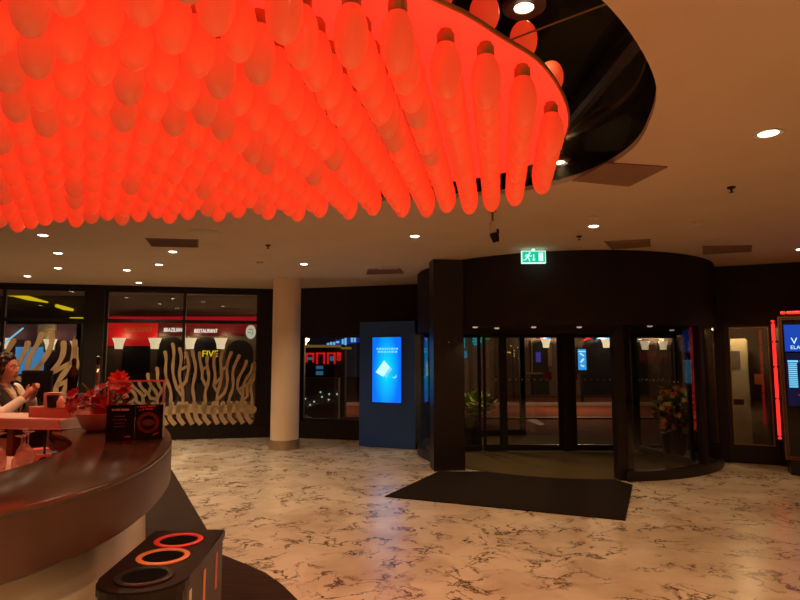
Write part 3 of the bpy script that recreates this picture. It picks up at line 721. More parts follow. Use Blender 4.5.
for ci, vv in enumerate(vcol):
    sh = .30 * min(0, vv + .4) * -1 if False else 0
    t0 = None; started = False
    u = START[ci] if ci < len(START) else .9 + (.086 if ci % 2 else 0)
    while u < 6.2:
        p = U * u + V * vv
        ok = inside(disc, p.x, p.y) and edge_dist(disc, p.x, p.y) > .066
        if ok and not started: started = True
        if ok:
            rows.append((p.x, p.y, ci)); u += .172
        else:
            u += .172 if started or ci >= len(START) else .01
            if started: break
    # columns whose first lamp lies out of view keep alternate phases
def pix(x, y, z):
    p = R(5.7); C, S = math.cos(p), math.sin(p); z -= 1.6; f = y * C + z * S; u = -y * S + z * C
    return 400 + 600 * x / f, 300 - 600 * u / f, f
vis = []
for x, y, ci in rows:
    if y < 1.1: continue
    px, py, f = pix(x, y, ZD - .2)
    if f > 0 and -170 < px < 900 and py > -190: vis.append((f, x, y, ci))
vis.sort()
rnd = random.Random(11)
stuff_a, stuff_c, stuff_b = nb(), nb(), nb()
cnt = 0
def is_dim(x): return rnd.random() < (.22 if x < -.45 else .03)
in_view = [v for v in vis if -10 < pix(v[1], v[2], ZD - .2)[0] < 810 and pix(v[1], v[2], ZD - .28)[1] > 0]
near = set((v[1], v[2]) for v in in_view[:94])
for f, x, y, ci in vis:
    dim = is_dim(x); rz = rnd.uniform(0, 6)
    if (x, y) in near:
        o = bpy.data.objects.new('bulb', me_dim if dim else me_bulb); COL.objects.link(o); o.parent = ch
        o.location = (x + 2.0, y - 3.1, 0); ORIGIN[o.name] = Vector((x, y, ZD))
        c = bpy.data.objects.new('bulb_cap', me_cap); COL.objects.link(c); c.parent = o
    else:
        tgt = stuff_b if dim else stuff_a
        lathe(tgt, BULB, 14, Matrix.Translation((x, y, ZD))); lathe(stuff_c, CAP, 10, Matrix.Translation((x, y, ZD)))
print('bulbs', len(vis), len(in_view))
for bm_, m_, nm in ((stuff_a, 'bulb', 'bulbs'), (stuff_b, 'bulb_dim', 'faint_bulbs'), (stuff_c, 'brass', 'bulb_caps')):
    if len(bm_.verts): o = obj(nm, bm_, M[m_], ch, True); o['kind'] = 'stuff'
# lamps standing on the upper side along the rim
for x, y in ((.77, 2.93), (.555, 2.57), (.35, 2.36), (.15, 2.20)):
    o = bpy.data.objects.new('upper_bulb', me_bulb); COL.objects.link(o); o.parent = ch; o.location = (x + 2.0, y - 3.1, .0125); o.rotation_euler = (math.pi, 0, 0); o.scale = (1, 1, .72); ORIGIN[o.name] = Vector((x, y, ZD))
    c = bpy.data.objects.new('bulb_cap', me_cap); COL.objects.link(c); c.parent = o

# ================================================================== BAR
BC = (-3.6, 3.5)
b_out = closed_curve([(-1.33, 1.85), (-1.20, 2.12), (-1.145, 2.42), (-1.16, 2.80), (-1.235, 3.2), (-1.33, 3.55), (-1.46, 3.9), (-1.68, 4.38), (-1.93, 4.83), (-2.3, 5.35), (-2.9, 5.9), (-3.8, 6.2), (-4.8, 6.0), (-5.6, 5.3), (-6.0, 4.2), (-5.7, 2.8), (-4.8, 1.6), (-3.4, .95), (-2.3, .95), (-1.65, 1.35)], 8)
b_in = closed_curve([(-1.80, 2.3), (-1.73, 2.62), (-1.74, 2.95), (-1.80, 3.28), (-1.91, 3.55), (-2.07, 3.79), (-2.31, 4.05), (-2.58, 4.5), (-2.78, 5.0), (-3.2, 5.45), (-3.8, 5.6), (-4.6, 5.4), (-5.1, 4.9), (-5.38, 4.1), (-5.1, 3.0), (-4.4, 2.1), (-3.4, 1.6), (-2.6, 1.6), (-2.05, 1.9)], 8)
def ray_hit(poly, ang):
    d = Vector((math.cos(ang), math.sin(ang))); best = 0
    for i in range(len(poly)):
        a, b = Vector(poly[i]) - Vector(BC), Vector(poly[(i + 1) % len(poly)]) - Vector(BC); e = b - a
        den = d.x * e.y - d.y * e.x
        if abs(den) < 1e-9: continue
        t = (a.x * e.y - a.y * e.x) / den; s = (a.x * d.y - a.y * d.x) / den
        if -1e-6 <= s <= 1 + 1e-6 and t > best: best = t
    return best
NB = 160
ANG = [2 * math.pi * i / NB for i in range(NB)]
RO = [ray_hit(b_out, a) for a in ANG]; RI = [ray_hit(b_in, a) for a in ANG]
def ringbar(bm, sections):
    """sections: list of (fn(i)->radius, z) forming a closed profile"""
    cols = []
    for i, a in enumerate(ANG):
        cols.append([bm.verts.new((BC[0] + fn(i) * math.cos(a), BC[1] + fn(i) * math.sin(a), z)) for fn, z in sections])
    k = len(sections)
    for i in range(NB):
        a, b = cols[i], cols[(i + 1) % NB]
        for q in range(k): bm.faces.new((a[q], a[(q + 1) % k], b[(q + 1) % k], b[q]))
bar = thing('bar_counter', 'big curved bar counter, glossy dark top, deep brown edge band and cream body', 'bar counter', (BC[0], BC[1], 0))
bm = nb(); ringbar(bm, [(lambda i: RO[i] - .001, 1.0975), (lambda i: RO[i] + .001, 1.108), (lambda i: RO[i] - .004, 1.115), (lambda i: RO[i] - .015, 1.12), (lambda i: RI[i] + .006, 1.12), (lambda i: RI[i], 1.112), (lambda i: RI[i], 1.06), (lambda i: RI[i] + .02, 1.06), (lambda i: RI[i] + .02, 1.098)]); obj('countertop', bm, M['bartop'], bar, True)
bm = nb(); ringbar(bm, [(lambda i: RO[i] - .2, .885), (lambda i: RO[i] - .02, .885), (lambda i: RO[i], .90), (lambda i: RO[i], 1.097), (lambda i: RO[i] - .012, 1.097), (lambda i: RO[i] - .2, 1.097)]); obj('edge_band', bm, M['fascia'], bar, True)
bm = nb(); ringbar(bm, [(lambda i: RO[i] - .22, .007), (lambda i: RO[i] - .11, .007), (lambda i: RO[i] - .15, .884), (lambda i: RO[i] - .22, .884)]); obj('body', bm, M['bar_body'], bar, True)
bm = nb(); ringbar(bm, [(lambda i: RI[i] + .03, .007), (lambda i: RI[i] + .05, .007), (lambda i: RI[i] + .05, 1.055), (lambda i: RI[i] + .03, 1.055)]); obj('inner_lining', bm, M['brown_panel'], bar, True)
shelf = [(-1.80, 2.5), (-1.80, 2.95), (-1.87, 3.25), (-1.98, 3.52), (-2.12, 3.74), (-2.35, 3.96), (-2.75, 3.95), (-2.75, 2.5)]
bm = nb(); prism(bm, shelf, .955, .98); obj('glass_shelf', bm, M['white_panel'], bar)
for x, y in ((-2.7, 2.55), (-2.7, 3.85), (-1.9, 2.6), (-2.2, 3.75)):
    bm = nb(); tube(bm, [(x, y, .007), (x, y, .955)], .015, 8); obj('shelf_leg', bm, M['steel'], bar)

# serving ledge in the middle of the bar
P0, P1 = (-3.85, 4.45), (-2.32, 4.15)
W = frame_mtx(P0, P1); L = seglen(P0, P1)
lg = thing('serving_ledge', 'pale pinkish serving ledge with white front panels inside the bar', 'counter', (-3.1, 4.4, 0))
bm = nb(); box(bm, 0, L, 0, .38, 1.125, 1.195, W); bmesh.ops.bevel(bm, geom=bm.edges[:], offset=.008, segments=2, affect='EDGES'); obj('slab', bm, M['white_panel'], lg)
bm = nb(); box(bm, .0, .62, .03, .36, .007, 1.124, W); obj('end_panel', bm, M['white_panel'], lg)
bm = nb(); box(bm, .63, 1.12, .05, .36, .007, 1.05, W); obj('front_panel', bm, M['white_panel'], lg)
bm = nb(); box(bm, .63, 1.12, .09, .36, 1.05, 1.124, W); obj('slot', bm, M['black'], lg)
bm = nb(); box(bm, 1.12, 1.17, .03, .34, .007, 1.124, W); obj('upright', bm, M['brown_panel'], lg)
bm = nb(); box(bm, .05, 1.10, .0, .048, .007, .06, W); obj('plinth', bm, M['black'], lg)

# things on the ledge and the counter
TB = frame_mtx((-2.64, 4.33), (-2.30, 4.26))
bm = nb(); box(bm, 0, .335, 0, .20, 1.1955, 1.265, TB); bmesh.ops.bevel(bm, geom=bm.edges[:], offset=.006, segments=2, affect='EDGES')
tag(obj('serving_tray', bm, M['pink']), 'long flat pinkish box on the serving ledge, left of the flower bowl', 'box')
bm = nb(); box(bm, -2.565, -2.445, 4.36, 4.45, 1.2655, 1.365); bmesh.ops.bevel(bm, geom=bm.edges[:], offset=.006, segments=2, affect='EDGES')
t = thing('receipt_printer', 'small white box-shaped receipt printer on the pinkish box', 'printer', (-2.505, 4.405, 1.2655)); obj('housing', bm, M['white_plastic'], t)
bm = nb(); box(bm, -2.54, -2.47, 4.358, 4.362, 1.31, 1.33); obj('paper_slot', bm, M['black'], t)
bm = nb(); lathe(bm, [(0, 1.2655), (.032, 1.2655), (.04, 1.35), (.036, 1.35), (.03, 1.275), (0, 1.275)], 20, Matrix.Translation((-2.465, 4.305, 0)))
tag(obj('cup', bm, M['black'], None, True), 'black cup in front of the white receipt printer', 'cup')
bm = nb(); lathe(bm, [(0, 1.2655), (.026, 1.2655), (.03, 1.305), (0, 1.35)], 16, Matrix.Translation((-2.40, 4.30, 0)))
tag(obj('candle', bm, M['plaster'], None, True), 'little cream candle beside the black cup', 'candle')
bt = thing('bottle', 'tall dark bottle standing between the white printer and the red flowers', 'bottle', (-2.36, 4.37, 1.2655))
bm = nb(); lathe(bm, [(0, 1.2655), (.036, 1.2655), (.038, 1.32), (.038, 1.48), (.03, 1.52), (.015, 1.55), (.013, 1.60), (0, 1.60)], 20, Matrix.Translation((-2.36, 4.37, 0))); obj('glass_body', bm, M['bottle'], bt, True)
bm = nb(); lathe(bm, [(.0155, 1.565), (.016, 1.60), (.010, 1.612), (0, 1.612)], 16, Matrix.Translation((-2.36, 4.37, 0))); obj('cap', bm, M['black'], bt, True)
# dark monitor on the far side
mn = thing('till_monitor', 'dark till monitor on the far bar counter behind the clasped hands', 'monitor', (-3.44, 5.75, 1.12))
bm = nb(); box(bm, -3.60, -3.31, 5.74, 5.78, 1.24, 1.50); bmesh.ops.bevel(bm, geom=bm.edges[:], offset=.008, segments=2, affect='EDGES'); obj('casing', bm, M['black'], mn)
bm = nb(); lathe(bm, [(0, 1.121), (.10, 1.121), (.09, 1.135), (.025, 1.15), (.025, 1.26), (0, 1.26)], 20, Matrix.Translation((-3.455, 5.77, 0))); obj('foot', bm, M['black'], mn, True)
bm = nb(); box(bm, -3.58, -3.33, 5.735, 5.741, 1.26, 1.48); obj('display', bm, M['black_gloss'], mn)
bm = nb(); box(bm, -3.18, -2.95, 5.55, 5.72, 1.1205, 1.29); bmesh.ops.bevel(bm, geom=bm.edges[:], offset=.01, segments=2, affect='EDGES')
tag(obj('equipment_box', bm, M['print_grey']), 'dark grey box on the far bar counter behind the white receipt printer', 'box')
# slim chrome tap and a storage jar
tp = thing('beer_tap', 'slim chrome tap column rising behind the flower bowl', 'tap', (-2.36, 4.72, 1.12))
bm = nb(); lathe(bm, [(.05, 1.1205), (.05, 1.135), (.014, 1.15), (.014, 1.56), (0, 1.565)], 16, Matrix.Translation((-2.36, 4.72, 0))); obj('column', bm, M['steel'], tp, True)
bm = nb(); tube(bm, [(-2.36, 4.72, 1.52), (-2.33, 4.67, 1.53), (-2.31, 4.62, 1.50)], .009, 8); obj('spout', bm, M['steel'], tp)
bm = nb(); lathe(bm, [(0, 1.56), (.016, 1.57), (.02, 1.62), (0, 1.64)], 14, Matrix.Translation((-2.36, 4.72, 0))); obj('handle', bm, M['black'], tp, True)
jr = thing('storage_jar', 'clear glass jar of pale contents behind the flower bowl', 'jar', (-2.20, 4.62, 1.12))
bm = nb(); lathe(bm, [(0, 1.1205), (.07, 1.1205), (.075, 1.14), (.075, 1.33), (.05, 1.37), (.05, 1.39), (0, 1.39)], 24, Matrix.Translation((-2.20, 4.62, 0))); obj('glass_body', bm, M['drink_glass'], jr, True)
bm = nb(); lathe(bm, [(0, 1.39), (.055, 1.39), (.055, 1.42), (0, 1.43)], 24, Matrix.Translation((-2.20, 4.62, 0))); obj('lid', bm, M['steel'], jr, True)
bm = nb(); lathe(bm, [(0, 1.125), (.066, 1.125), (.066, 1.25), (0, 1.27)], 20, Matrix.Translation((-2.20, 4.62, 0))); obj('contents', bm, M['white_plastic'], jr, True)

# red flowers in the pink bowl
fbx, fby = -2.03, 4.20
fb = thing('flower_bowl', 'red poinsettias in a wide pink bowl on the bar top', 'flower bowl', (fbx, fby, 1.12))
bm = nb(); lathe(bm, [(0, 1.1205), (.11, 1.1205), (.14, 1.135), (.185, 1.225), (.195, 1.24), (.186, 1.242), (.165, 1.225), (.12, 1.19), (0, 1.18)], 36, Matrix.Translation((fbx, fby, 0))); obj('bowl', bm, M['pink'], fb, True)
rnd = random.Random(5)
bm = nb(); leafy(bm, (fbx - .02, fby, 1.30), (.18, .13, .06), 60, .075, rnd, 1.2); obj('foliage', bm, M['leaf_dark_red'], fb)
bm = nb()
for k in range(7): tube(bm, [(fbx + rnd.uniform(-.05, .05), fby + rnd.uniform(-.05, .05), 1.19), (fbx + rnd.uniform(-.2, .2), fby + rnd.uniform(-.12, .12), rnd.uniform(1.35, 1.45))], .006, 6)
obj('stems', bm, M['leaf_green'], fb)
for k, (dx, dy, z, r) in enumerate(((-.22, -.02, 1.36, .055), (-.15, -.08, 1.31, .05), (-.06, -.10, 1.36, .05), (.11, -.06, 1.43, .085), (.15, -.08, 1.40, .07), (.06, -.12, 1.30, .05), (-.19, -.10, 1.27, .045), (-.08, .06, 1.40, .045), (.02, -.13, 1.26, .05), (.09, -.03, 1.47, .07), (.0, -.10, 1.33, .045), (-.25, .0, 1.30, .045))):
    bm = nb()
    for ring, n in ((1, 9), (.8, 8), (.55, 6), (.3, 5)):
        blossom(bm, (fbx + dx, fby + dy, z + .016 * (1 - ring)), r * ring, rnd, n, Vector((rnd.uniform(-.4, .4), -.7, rnd.uniform(.2, .9))).normalized())
    obj('red_flower', bm, M['leaf_red'] if r > .06 else M['leaf_dark_red'], fb)
bm = nb(); tube(bm, [(fbx + .04, fby - .02, 1.2), (fbx + .10, fby - .04, 1.42)], .008, 6); obj('flower_stalk', bm, M['leaf_green'], fb)

# menu holder
MH = frame_mtx((-1.745, 3.62), (-1.435, 3.69), 1.1205); LM = .318
mh = thing('menu_holder', 'clear acrylic holder with two black printed menu cards on the bar top', 'menu holder', (-1.59, 3.66, 1.1205))
bm = nb()
box(bm, 0, LM, .05, .054, .0, .355, MH); box(bm, 0, .004, .0, .05, 0, .355, MH); box(bm, LM - .004, LM, .0, .05, 0, .355, MH); box(bm, 0, LM, -.004, 0, 0, .355, MH)
obj('acrylic_sleeve', bm, M['clear'], mh)
bm = nb()
for a in ((0, LM, -.006, -.002, .347, .357), (0, .008, -.006, -.002, .21, .357), (LM - .008, LM, -.006, -.002, .21, .357), (0, LM, .05, .056, .349, .357)): box(bm, *a, MH)
obj('sleeve_edge', bm, M['pink_cloth'], mh)
for x0, x1, nm in ((.0, LM * .5, 'l'), (LM * .5, LM, 'r')):
    bm = nb(); box(bm, x0 + .001, x1 - .001, -.012, -.0055, 0, .212, MH); cd = obj('menu_card', bm, M['black_gloss'], mh)
    bm = nb()
    if nm == 'l':
        for a, b in ((.03, .045), (.050, .075), (.080, .125)): box(bm, a, b, -.0135, -.0125, .178, .189, MH)
        obj('card_heading', bm, M['print_white'], cd)
        bm = nb()
        for k, (a, b) in enumerate(((.045, .105), (.038, .115), (.048, .105), (.042, .11))): box(bm, a, b, -.0135, -.0125, .142 - k * .02, .148 - k * .02, MH)
        obj('card_lines', bm, M['print_grey'], cd)
        bm = nb(); limb(bm, (.105, .022), (.120, .027), .0035, MH @ Matrix.Translation((0, -.0135, 0)) @ Matrix.Rotation(R(90), 4, 'X')); limb(bm, (.118, .029), (.138, .024), .0045, MH @ Matrix.Translation((0, -.0135, 0)) @ Matrix.Rotation(R(90), 4, 'X')); obj('card_mark', bm, M['print_red'], cd)
    else:
        for a, b, z in ((.17, .18, .193), (.185, .225, .195), (.23, .275, .197), (.182, .19, .176), (.196, .21, .178), (.216, .26, .18)): box(bm, a, b, -.0135, -.0125, z, z + .010, MH)
        obj('card_heading', bm, M['print_red'], cd)
        FM = MH @ Matrix.Translation((.235, -.0130, .105)) @ Matrix.Rotation(R(90), 4, 'X')
        bm = nb(); ringlathe(bm, [(.062, 0), (.042, 0), (.042, .001), (.062, .001)], 32, FM); obj('card_picture', bm, M['print_dark_red'], cd)
        bm = nb(); prism(bm, [(.038 * math.cos(k * .3), .02 * math.sin(k * .3)) for k in range(21)], 0, .001, FM); obj('card_picture_middle', bm, M['bronze'], cd)
        bm = nb(); limb(bm, (.265, .03), (.282, .041), .0035, MH @ Matrix.Translation((0, -.0135, 0)) @ Matrix.Rotation(R(90), 4, 'X')); limb(bm, (.28, .041), (.295, .043), .004, MH @ Matrix.Translation((0, -.0135, 0)) @ Matrix.Rotation(R(90), 4, 'X')); obj('card_mark', bm, M['print_red'], cd)

# upturned wine glasses
GL = [(-2.36, 3.36), (-2.27, 3.46), (-2.16, 3.55), (-2.47, 3.50), (-2.37, 3.60), (-2.26, 3.68), (-2.17, 3.25), (-2.08, 3.36)]
GLAB = ['front left', 'front middle', 'front right', 'back left', 'back middle', 'back right', 'nearest left', 'nearest right']
prof = [(.038, 0), (.044, .04), (.042, .075), (.028, .105), (.006, .118), (.0045, .19), (.012, .197), (.034, .203), (.034, .206), (.004, .203), (.0025, .19), (.004, .116), (.026, .102), (.040, .075), (.042, .04), (.036, 0)]
g0 = None
for (x, y), lab in zip(GL, GLAB):
    if g0 is None:
        bm = nb(); ringlathe(bm, prof, 24, Matrix.Translation((x, y, .9805))); g0 = obj('wine_glass', bm, M['drink_glass'], None, True); g = g0; z0 = g0.location.z
    else:
        g = copy_tree(g0); g.location = (x, y, z0)
    tag(g, 'upturned wine glass on the shelf inside the bar, %s of the cluster' % lab, 'wine glass', 'upturned wine glasses in the bar')
ot = thing('orange_tag', 'small orange box with a black round front and thin dark stick among the wine glasses', 'box', (-2.02, 3.50, .98))
TW = frame_mtx((-2.055, 3.46), (-1.985, 3.50), .9805)
bm = nb(); box(bm, 0, .075, 0, .03, 0, .085, TW); obj('case', bm, M['orange'], ot)
bm = nb(); lathe(bm, [(0, 0), (.027, 0), (.027, .006), (0, .006)], 20, TW @ Matrix.Translation((.037, 0, .045)) @ Matrix.Rotation(R(90), 4, 'X')); obj('dial', bm, M['black'], ot)
bm = nb(); tube(bm, [tuple(TW @ Vector((.04, .015, .085))), tuple(TW @ Vector((.035, .02, .19)))], .006, 8); obj('stick', bm, M['black'], ot)
def cloth(c, m, lab, rz):
    bm = nb(); T = Matrix.Translation((c[0], c[1], .9805)) @ Matrix.Rotation(R(rz), 4, 'Z')
    for k in range(4): box(bm, -.07 + k * .006, .07 - k * .004, -.05 + k * .004, .05 - k * .003, k * .016, k * .016 + .014, T)
    bmesh.ops.bevel(bm, geom=bm.edges[:], offset=.005, segments=2, affect='EDGES')
    tag(obj('folded_cloth', bm, M[m], None, True), lab, 'cloth')
cloth((-2.14, 3.71), 'blue_cloth', 'dark blue folded cloth on the shelf inside the bar', 30)
cloth((-2.28, 3.86), 'pink_cloth', 'pink folded cloth at the end of the shelf inside the bar', 40)

# recycling bin with three openings
bx = Vector((-.945, 2.31)); ax = (Vector((-.98, 2.75)) - bx).normalized(); nx = Vector((ax.y, -ax.x))
def bin_outline(g):
    poly = []
    for k in range(13):
        a = math.pi + math.pi * k / 12
        poly.append(tuple(bx + nx * math.cos(a) * (.155 + g) + ax * (math.sin(a) * (.15 + g))))
    e = bx + ax * (.62 + g)
    poly += [tuple(e + nx * (.155 + g)), tuple(e - nx * (.155 + g))]
    return poly
bn = thing('recycling_bin', 'long dark recycling bin with three round openings beside the bar', 'bin', (bx.x, bx.y + .2, .0065))
bm = nb(); prism(bm, bin_outline(0), .0065, .765); obj('body', bm, M['bin'], bn)
bm = nb(); prism(bm, bin_outline(.008), .766, .80); bmesh.ops.bevel(bm, geom=[e for e in bm.edges if all(v.co.z > .79 for v in e.verts)], offset=.006, segments=2, affect='EDGES'); obj('lid', bm, M['bin'], bn)
for k, (m_, lab) in enumerate((('rim_black', 'black rimmed opening'), ('rim_orange', 'orange rimmed opening'), ('rim_red', 'red rimmed opening'))):
    c = bx + ax * (.0 + .222 * k); T = Matrix.Translation((c.x, c.y, .80))
    bm = nb(); ringlathe(bm, [(.080, .0005), (.102, .0005), (.104, .006), (.098, .010), (.082, .008)], 40, T); o = obj('opening_rim', bm, M[m_], bn, True); o['label'] = lab
    bm = nb(); lathe(bm, [(0, .0008), (.081, .0008), (.081, .003), (0, .002)], 32, T); obj('opening', bm, M['hole'], o)
    e = c + nx * .1553 + ax * .05
    WL = frame_mtx(e - ax * .02, e + ax * .02)
    bm = nb(); box(bm, 0, .03, -.003, .0005, .58, .735, WL); obj('side_label', bm, M[('print_white', 'rim_orange', 'pink_cloth')[k]], bn)

# ================================================================== PERSON BEHIND THE BAR
PX, PY = -3.37, 5.12
person = thing('person', 'person in white shirt and black waistcoat behind the bar, hands clasped at the chest', 'person', (PX, PY, 0))
def P(x, y, z): return (PX + x, PY + y, z * .978)
SHR, ELR, WRR = P(.0, -.175, 1.365), P(.13, -.245, 1.15), P(.225, -.065, 1.305)
SHL, ELL, WRL = P(.0, .175, 1.365), P(.12, .235, 1.15), P(.225, .065, 1.305)
HR, HL = P(.272, -.020, 1.375), P(.272, .020, 1.375)
bm = nb()
capsule(bm, P(0, 0, .93), P(.0, 0, 1.08), .135, .115, 16, (.85, 1.12))
capsule(bm, P(.0, 0, 1.10), P(.005, 0, 1.28), .118, .125, 16, (.85, 1.15))
capsule(bm, P(0, -.12, 1.345), P(0, .12, 1.345), .065, .065, 12)
capsule(bm, P(-.005, 0, 1.36), P(.02, 0, 1.47), .055, .048, 12)
sphere(bm, P(.085, -.06, 1.25), .06, 2); sphere(bm, P(.085, .06, 1.25), .06, 2)
for S_, E_, W_, H_, sg in ((SHR, ELR, WRR, HR, -1), (SHL, ELL, WRL, HL, 1)):
    capsule(bm, S_, E_, .050, .038, 12); capsule(bm, E_, W_, .038, .025, 12); capsule(bm, W_, H_, .024, .026, 10)
    # palm, four unequal bent fingers pressed against the other hand, thumb from the side of the palm
    hv = Vector(H_); d = (hv - Vector(W_)).normalized()
    for k, (ln, off) in enumerate(((.062, .024), (.070, .009), (.066, -.006), (.052, -.020))):
        side = Vector((-d.z, 0, d.x)).normalized()
        a = hv + side * off + Vector((0, -sg * .004, 0)); m1 = a + d * ln * .55; e1 = m1 + (d + Vector((0, -sg * .35, 0))).normalized() * ln * .5
        capsule(bm, a, m1, .0088, .0082, 8); capsule(bm, m1, e1, .0082, .0065, 8)
    a = Vector(W_).lerp(hv, .55) + Vector((-.012, 0, .02)); m1 = a + Vector((-.002, -sg * .008, .035)); capsule(bm, a, m1, .010, .009, 8); capsule(bm, m1, m1 + Vector((.014, -sg * .004, .024)), .009, .007, 8)
for sg in (-1, 1):
    capsule(bm, P(0, sg * .085, .90), P(.01, sg * .095, .50), .088, .055, 14); capsule(bm, P(.01, sg * .095, .50), P(-.01, sg * .10, .09), .054, .036, 12)
    capsule(bm, P(-.03, sg * .10, .045), P(.13, sg * .115, .035), .038, .03, 10)
# head: skull, jaw, brow, nose, lips, ears
HC = Vector(P(.03, 0, 1.565))
sphere(bm, HC + Vector((-.012, 0, .02)), .1, 3, (.97, .80, .93)); sphere(bm, HC + Vector((.030, 0, -.035)), .078, 3, (.82, .78, 1.0))
sphere(bm, HC + Vector((.065, 0, -.088)), .026, 2, (1, 1.1, .9)); capsule(bm, HC + Vector((.076, -.035, .022)), HC + Vector((.076, .035, .022)), .014, .014, 8)
capsule(bm, HC + Vector((.088, 0, .010)), HC + Vector((.106, 0, -.026)), .008, .013, 8); sphere(bm, HC + Vector((.096, -.010, -.030)), .009); sphere(bm, HC + Vector((.096, .010, -.030)), .009)
capsule(bm, HC + Vector((.086, -.018, -.058)), HC + Vector((.086, .018, -.058)), .009, .009, 8); capsule(bm, HC + Vector((.084, -.015, -.068)), HC + Vector((.084, .015, -.068)), .009, .009, 8)
for sg in (-1, 1):
    sphere(bm, HC + Vector((.060, sg * .038, -.022)), .027, 2); sphere(bm, HC + Vector((-.01, sg * .079, -.01)), .024, 2, (.7, .35, 1.2))
body = obj('body', remesh_bm(bm, .006, 3), [M['skin'], M['lips']], person, True)
for p_ in body.data.polygons:
    c = p_.center + ORIGIN['person'] - HC if True else None
    if .082 < c.x < .11 and abs(c.y) < .026 and -.078 < c.z < -.050: p_.material_index = 1
for sg in (-1, 1):
    bm = nb(); sphere(bm, HC + Vector((.078, sg * .032, .0)), .0115, 2); e = obj('eye', bm, M['white_plastic'], person, True)
    bm = nb(); sphere(bm, HC + Vector((.0865, sg * .0325, .0)), .0055, 2); obj('iris', bm, M['black_gloss'], e, True)
    bm = nb(); capsule(bm, HC + Vector((.088, sg * .018, .028)), HC + Vector((.080, sg * .046, .029)), .004, .003, 6); obj('eyebrow', bm, M['hair'], person, True)
bm = nb()
rnd = random.Random(2)
sphere(bm, HC + Vector((-.028, 0, .036)), .106, 3, (.96, .88, .90))
for k in range(420):
    th = rnd.uniform(0, 2 * math.pi); zz = rnd.uniform(-.25, .115)
    rr = (.100 if zz > -.05 else .092 + (.05 - zz) * .06) * (math.sqrt(max(.05, 1 - (max(0, zz - .02) / .115) ** 2)))
    c = Vector((rr * math.cos(th) - .030, rr * .98 * math.sin(th), zz + .012))
    if c.x > (.012 if abs(c.y) < .066 or zz < -.06 else .034) and zz < .068: continue
    sphere(bm, HC + c, rnd.uniform(.014, .024), 1)
obj('hair', remesh_bm(bm, .006, 1), M['hair'], person, True)
bm = nb()
capsule(bm, P(0, 0, .98), P(.0, 0, 1.10), .128, .128, 16, (.88, 1.14)); capsule(bm, P(.0, 0, 1.10), P(.005, 0, 1.28), .130, .138, 16, (.88, 1.15))
capsule(bm, P(0, -.125, 1.345), P(0, .125, 1.345), .078, .078, 12); sphere(bm, P(.088, -.06, 1.25), .071); sphere(bm, P(.088, .06, 1.25), .071)
for S_, E_, W_ in ((SHR, ELR, WRR), (SHL, ELL, WRL)):
    capsule(bm, S_, E_, .068, .055, 12); capsule(bm, E_, Vector(E_).lerp(Vector(W_), .9), .055, .040, 12)
capsule(bm, P(.0, 0, 1.38), P(.01, 0, 1.41), .062, .058, 14)
sh_bm = remesh_bm(bm, .008, 3)
obj('shirt', sh_bm, M['shirt'], person, True)
bm = nb()
capsule(bm, P(0, 0, .96), P(.0, 0, 1.10), .138, .137, 18, (.90, 1.15)); capsule(bm, P(.0, 0, 1.10), P(.005, 0, 1.28), .139, .147, 18, (.90, 1.15))
capsule(bm, P(0, -.085, 1.345), P(0, .085, 1.345), .088, .088, 12); sphere(bm, P(.09, -.06, 1.25), .079); sphere(bm, P(.09, .06, 1.25), .079)
bm = remesh_bm(bm, .008, 3)
kill = [f for f in bm.faces if (lambda c: (c.z > 1.425) or (c.x > PX + .02 and abs(c.y - PY) < max(0, (c.z - 1.13) * .22)) or (abs(c.y - PY) < .075 and c.z > 1.405))(f.calc_center_median())]
bmesh.ops.delete(bm, geom=kill, context='FACES')
obj('waistcoat', bm, M['vest'], person, True)
bm = nb()
for sg in (-1, 1):
    capsule(bm, P(0, sg * .085, .92), P(.01, sg * .095, .50), .102, .07, 14); capsule(bm, P(.01, sg * .095, .50), P(-.01, sg * .10, .12), .07, .058, 12)
capsule(bm, P(0, 0, .90), P(0, 0, .98), .135, .135, 16, (.9, 1.15))
obj('trousers', remesh_bm(bm, .01, 3), M['vest'], person, True)
for sg in (-1, 1):
    bm = nb(); capsule(bm, P(-.035, sg * .10, .052), P(.135, sg * .115, .042), .05, .04, 12); bm = remesh_bm(bm, .008, 2)
    for v in bm.verts: v.co.z = max(v.co.z, .0075)
    obj('shoe', bm, M['black'], person, True)
bm = nb()
for sg in (-1, 1): tube(bm, [P(-.02, sg * .085, 1.42), P(.085, sg * .07, 1.385), P(.155, sg * .05, 1.29), P(.160, sg * .01, 1.14)], .009, 6)
obj('lanyard', bm, M['lanyard'], person)

# ================================================================== DISPLAY KIOSKS
K0, K1 = (-.765, 11.40), (.27, 10.94)
KW = frame_mtx(K0, K1); KL = seglen(K0, K1)
kk = thing('advert_kiosk', 'tall blue-grey kiosk with a lit blue advertising screen beside the column', 'kiosk', ((K0[0] + K1[0]) / 2, (K0[1] + K1[1]) / 2 + .2, 0))
bm = nb(); box(bm, 0, KL, 0, .03, .0005, 2.31, KW); obj('front_panel', bm, M['kiosk'], kk)
bm = nb(); box(bm, 0, KL, .031, .42, .0005, 2.31, KW); obj('cabinet', bm, M['kiosk_side'], kk)
s0, s1, z0, z1 = .275, .865, .82, 2.02
bm = nb()
for a in ((s0 - .02, s0, z0 - .02, z1 + .02), (s1, s1 + .02, z0 - .02, z1 + .02), (s0, s1, z0 - .02, z0), (s0, s1, z1, z1 + .02)): box(bm, a[0], a[1], -.012, -.0005, a[2], a[3], KW)
obj('bezel', bm, M['black'], kk)
bm = nb(); box(bm, s0, s1, -.008, -.0008, z0, z1, KW); sc_ = obj('screen', bm, M['screen_blue'], kk); sc_['label'] = 'lit blue screen with a pale card picture'
FK = KW @ Matrix.Translation(((s0 + s1) / 2, -.0085, (z0 + z1) / 2)) @ Matrix.Rotation(R(90), 4, 'X')
bm = nb()
rnd = random.Random(9)
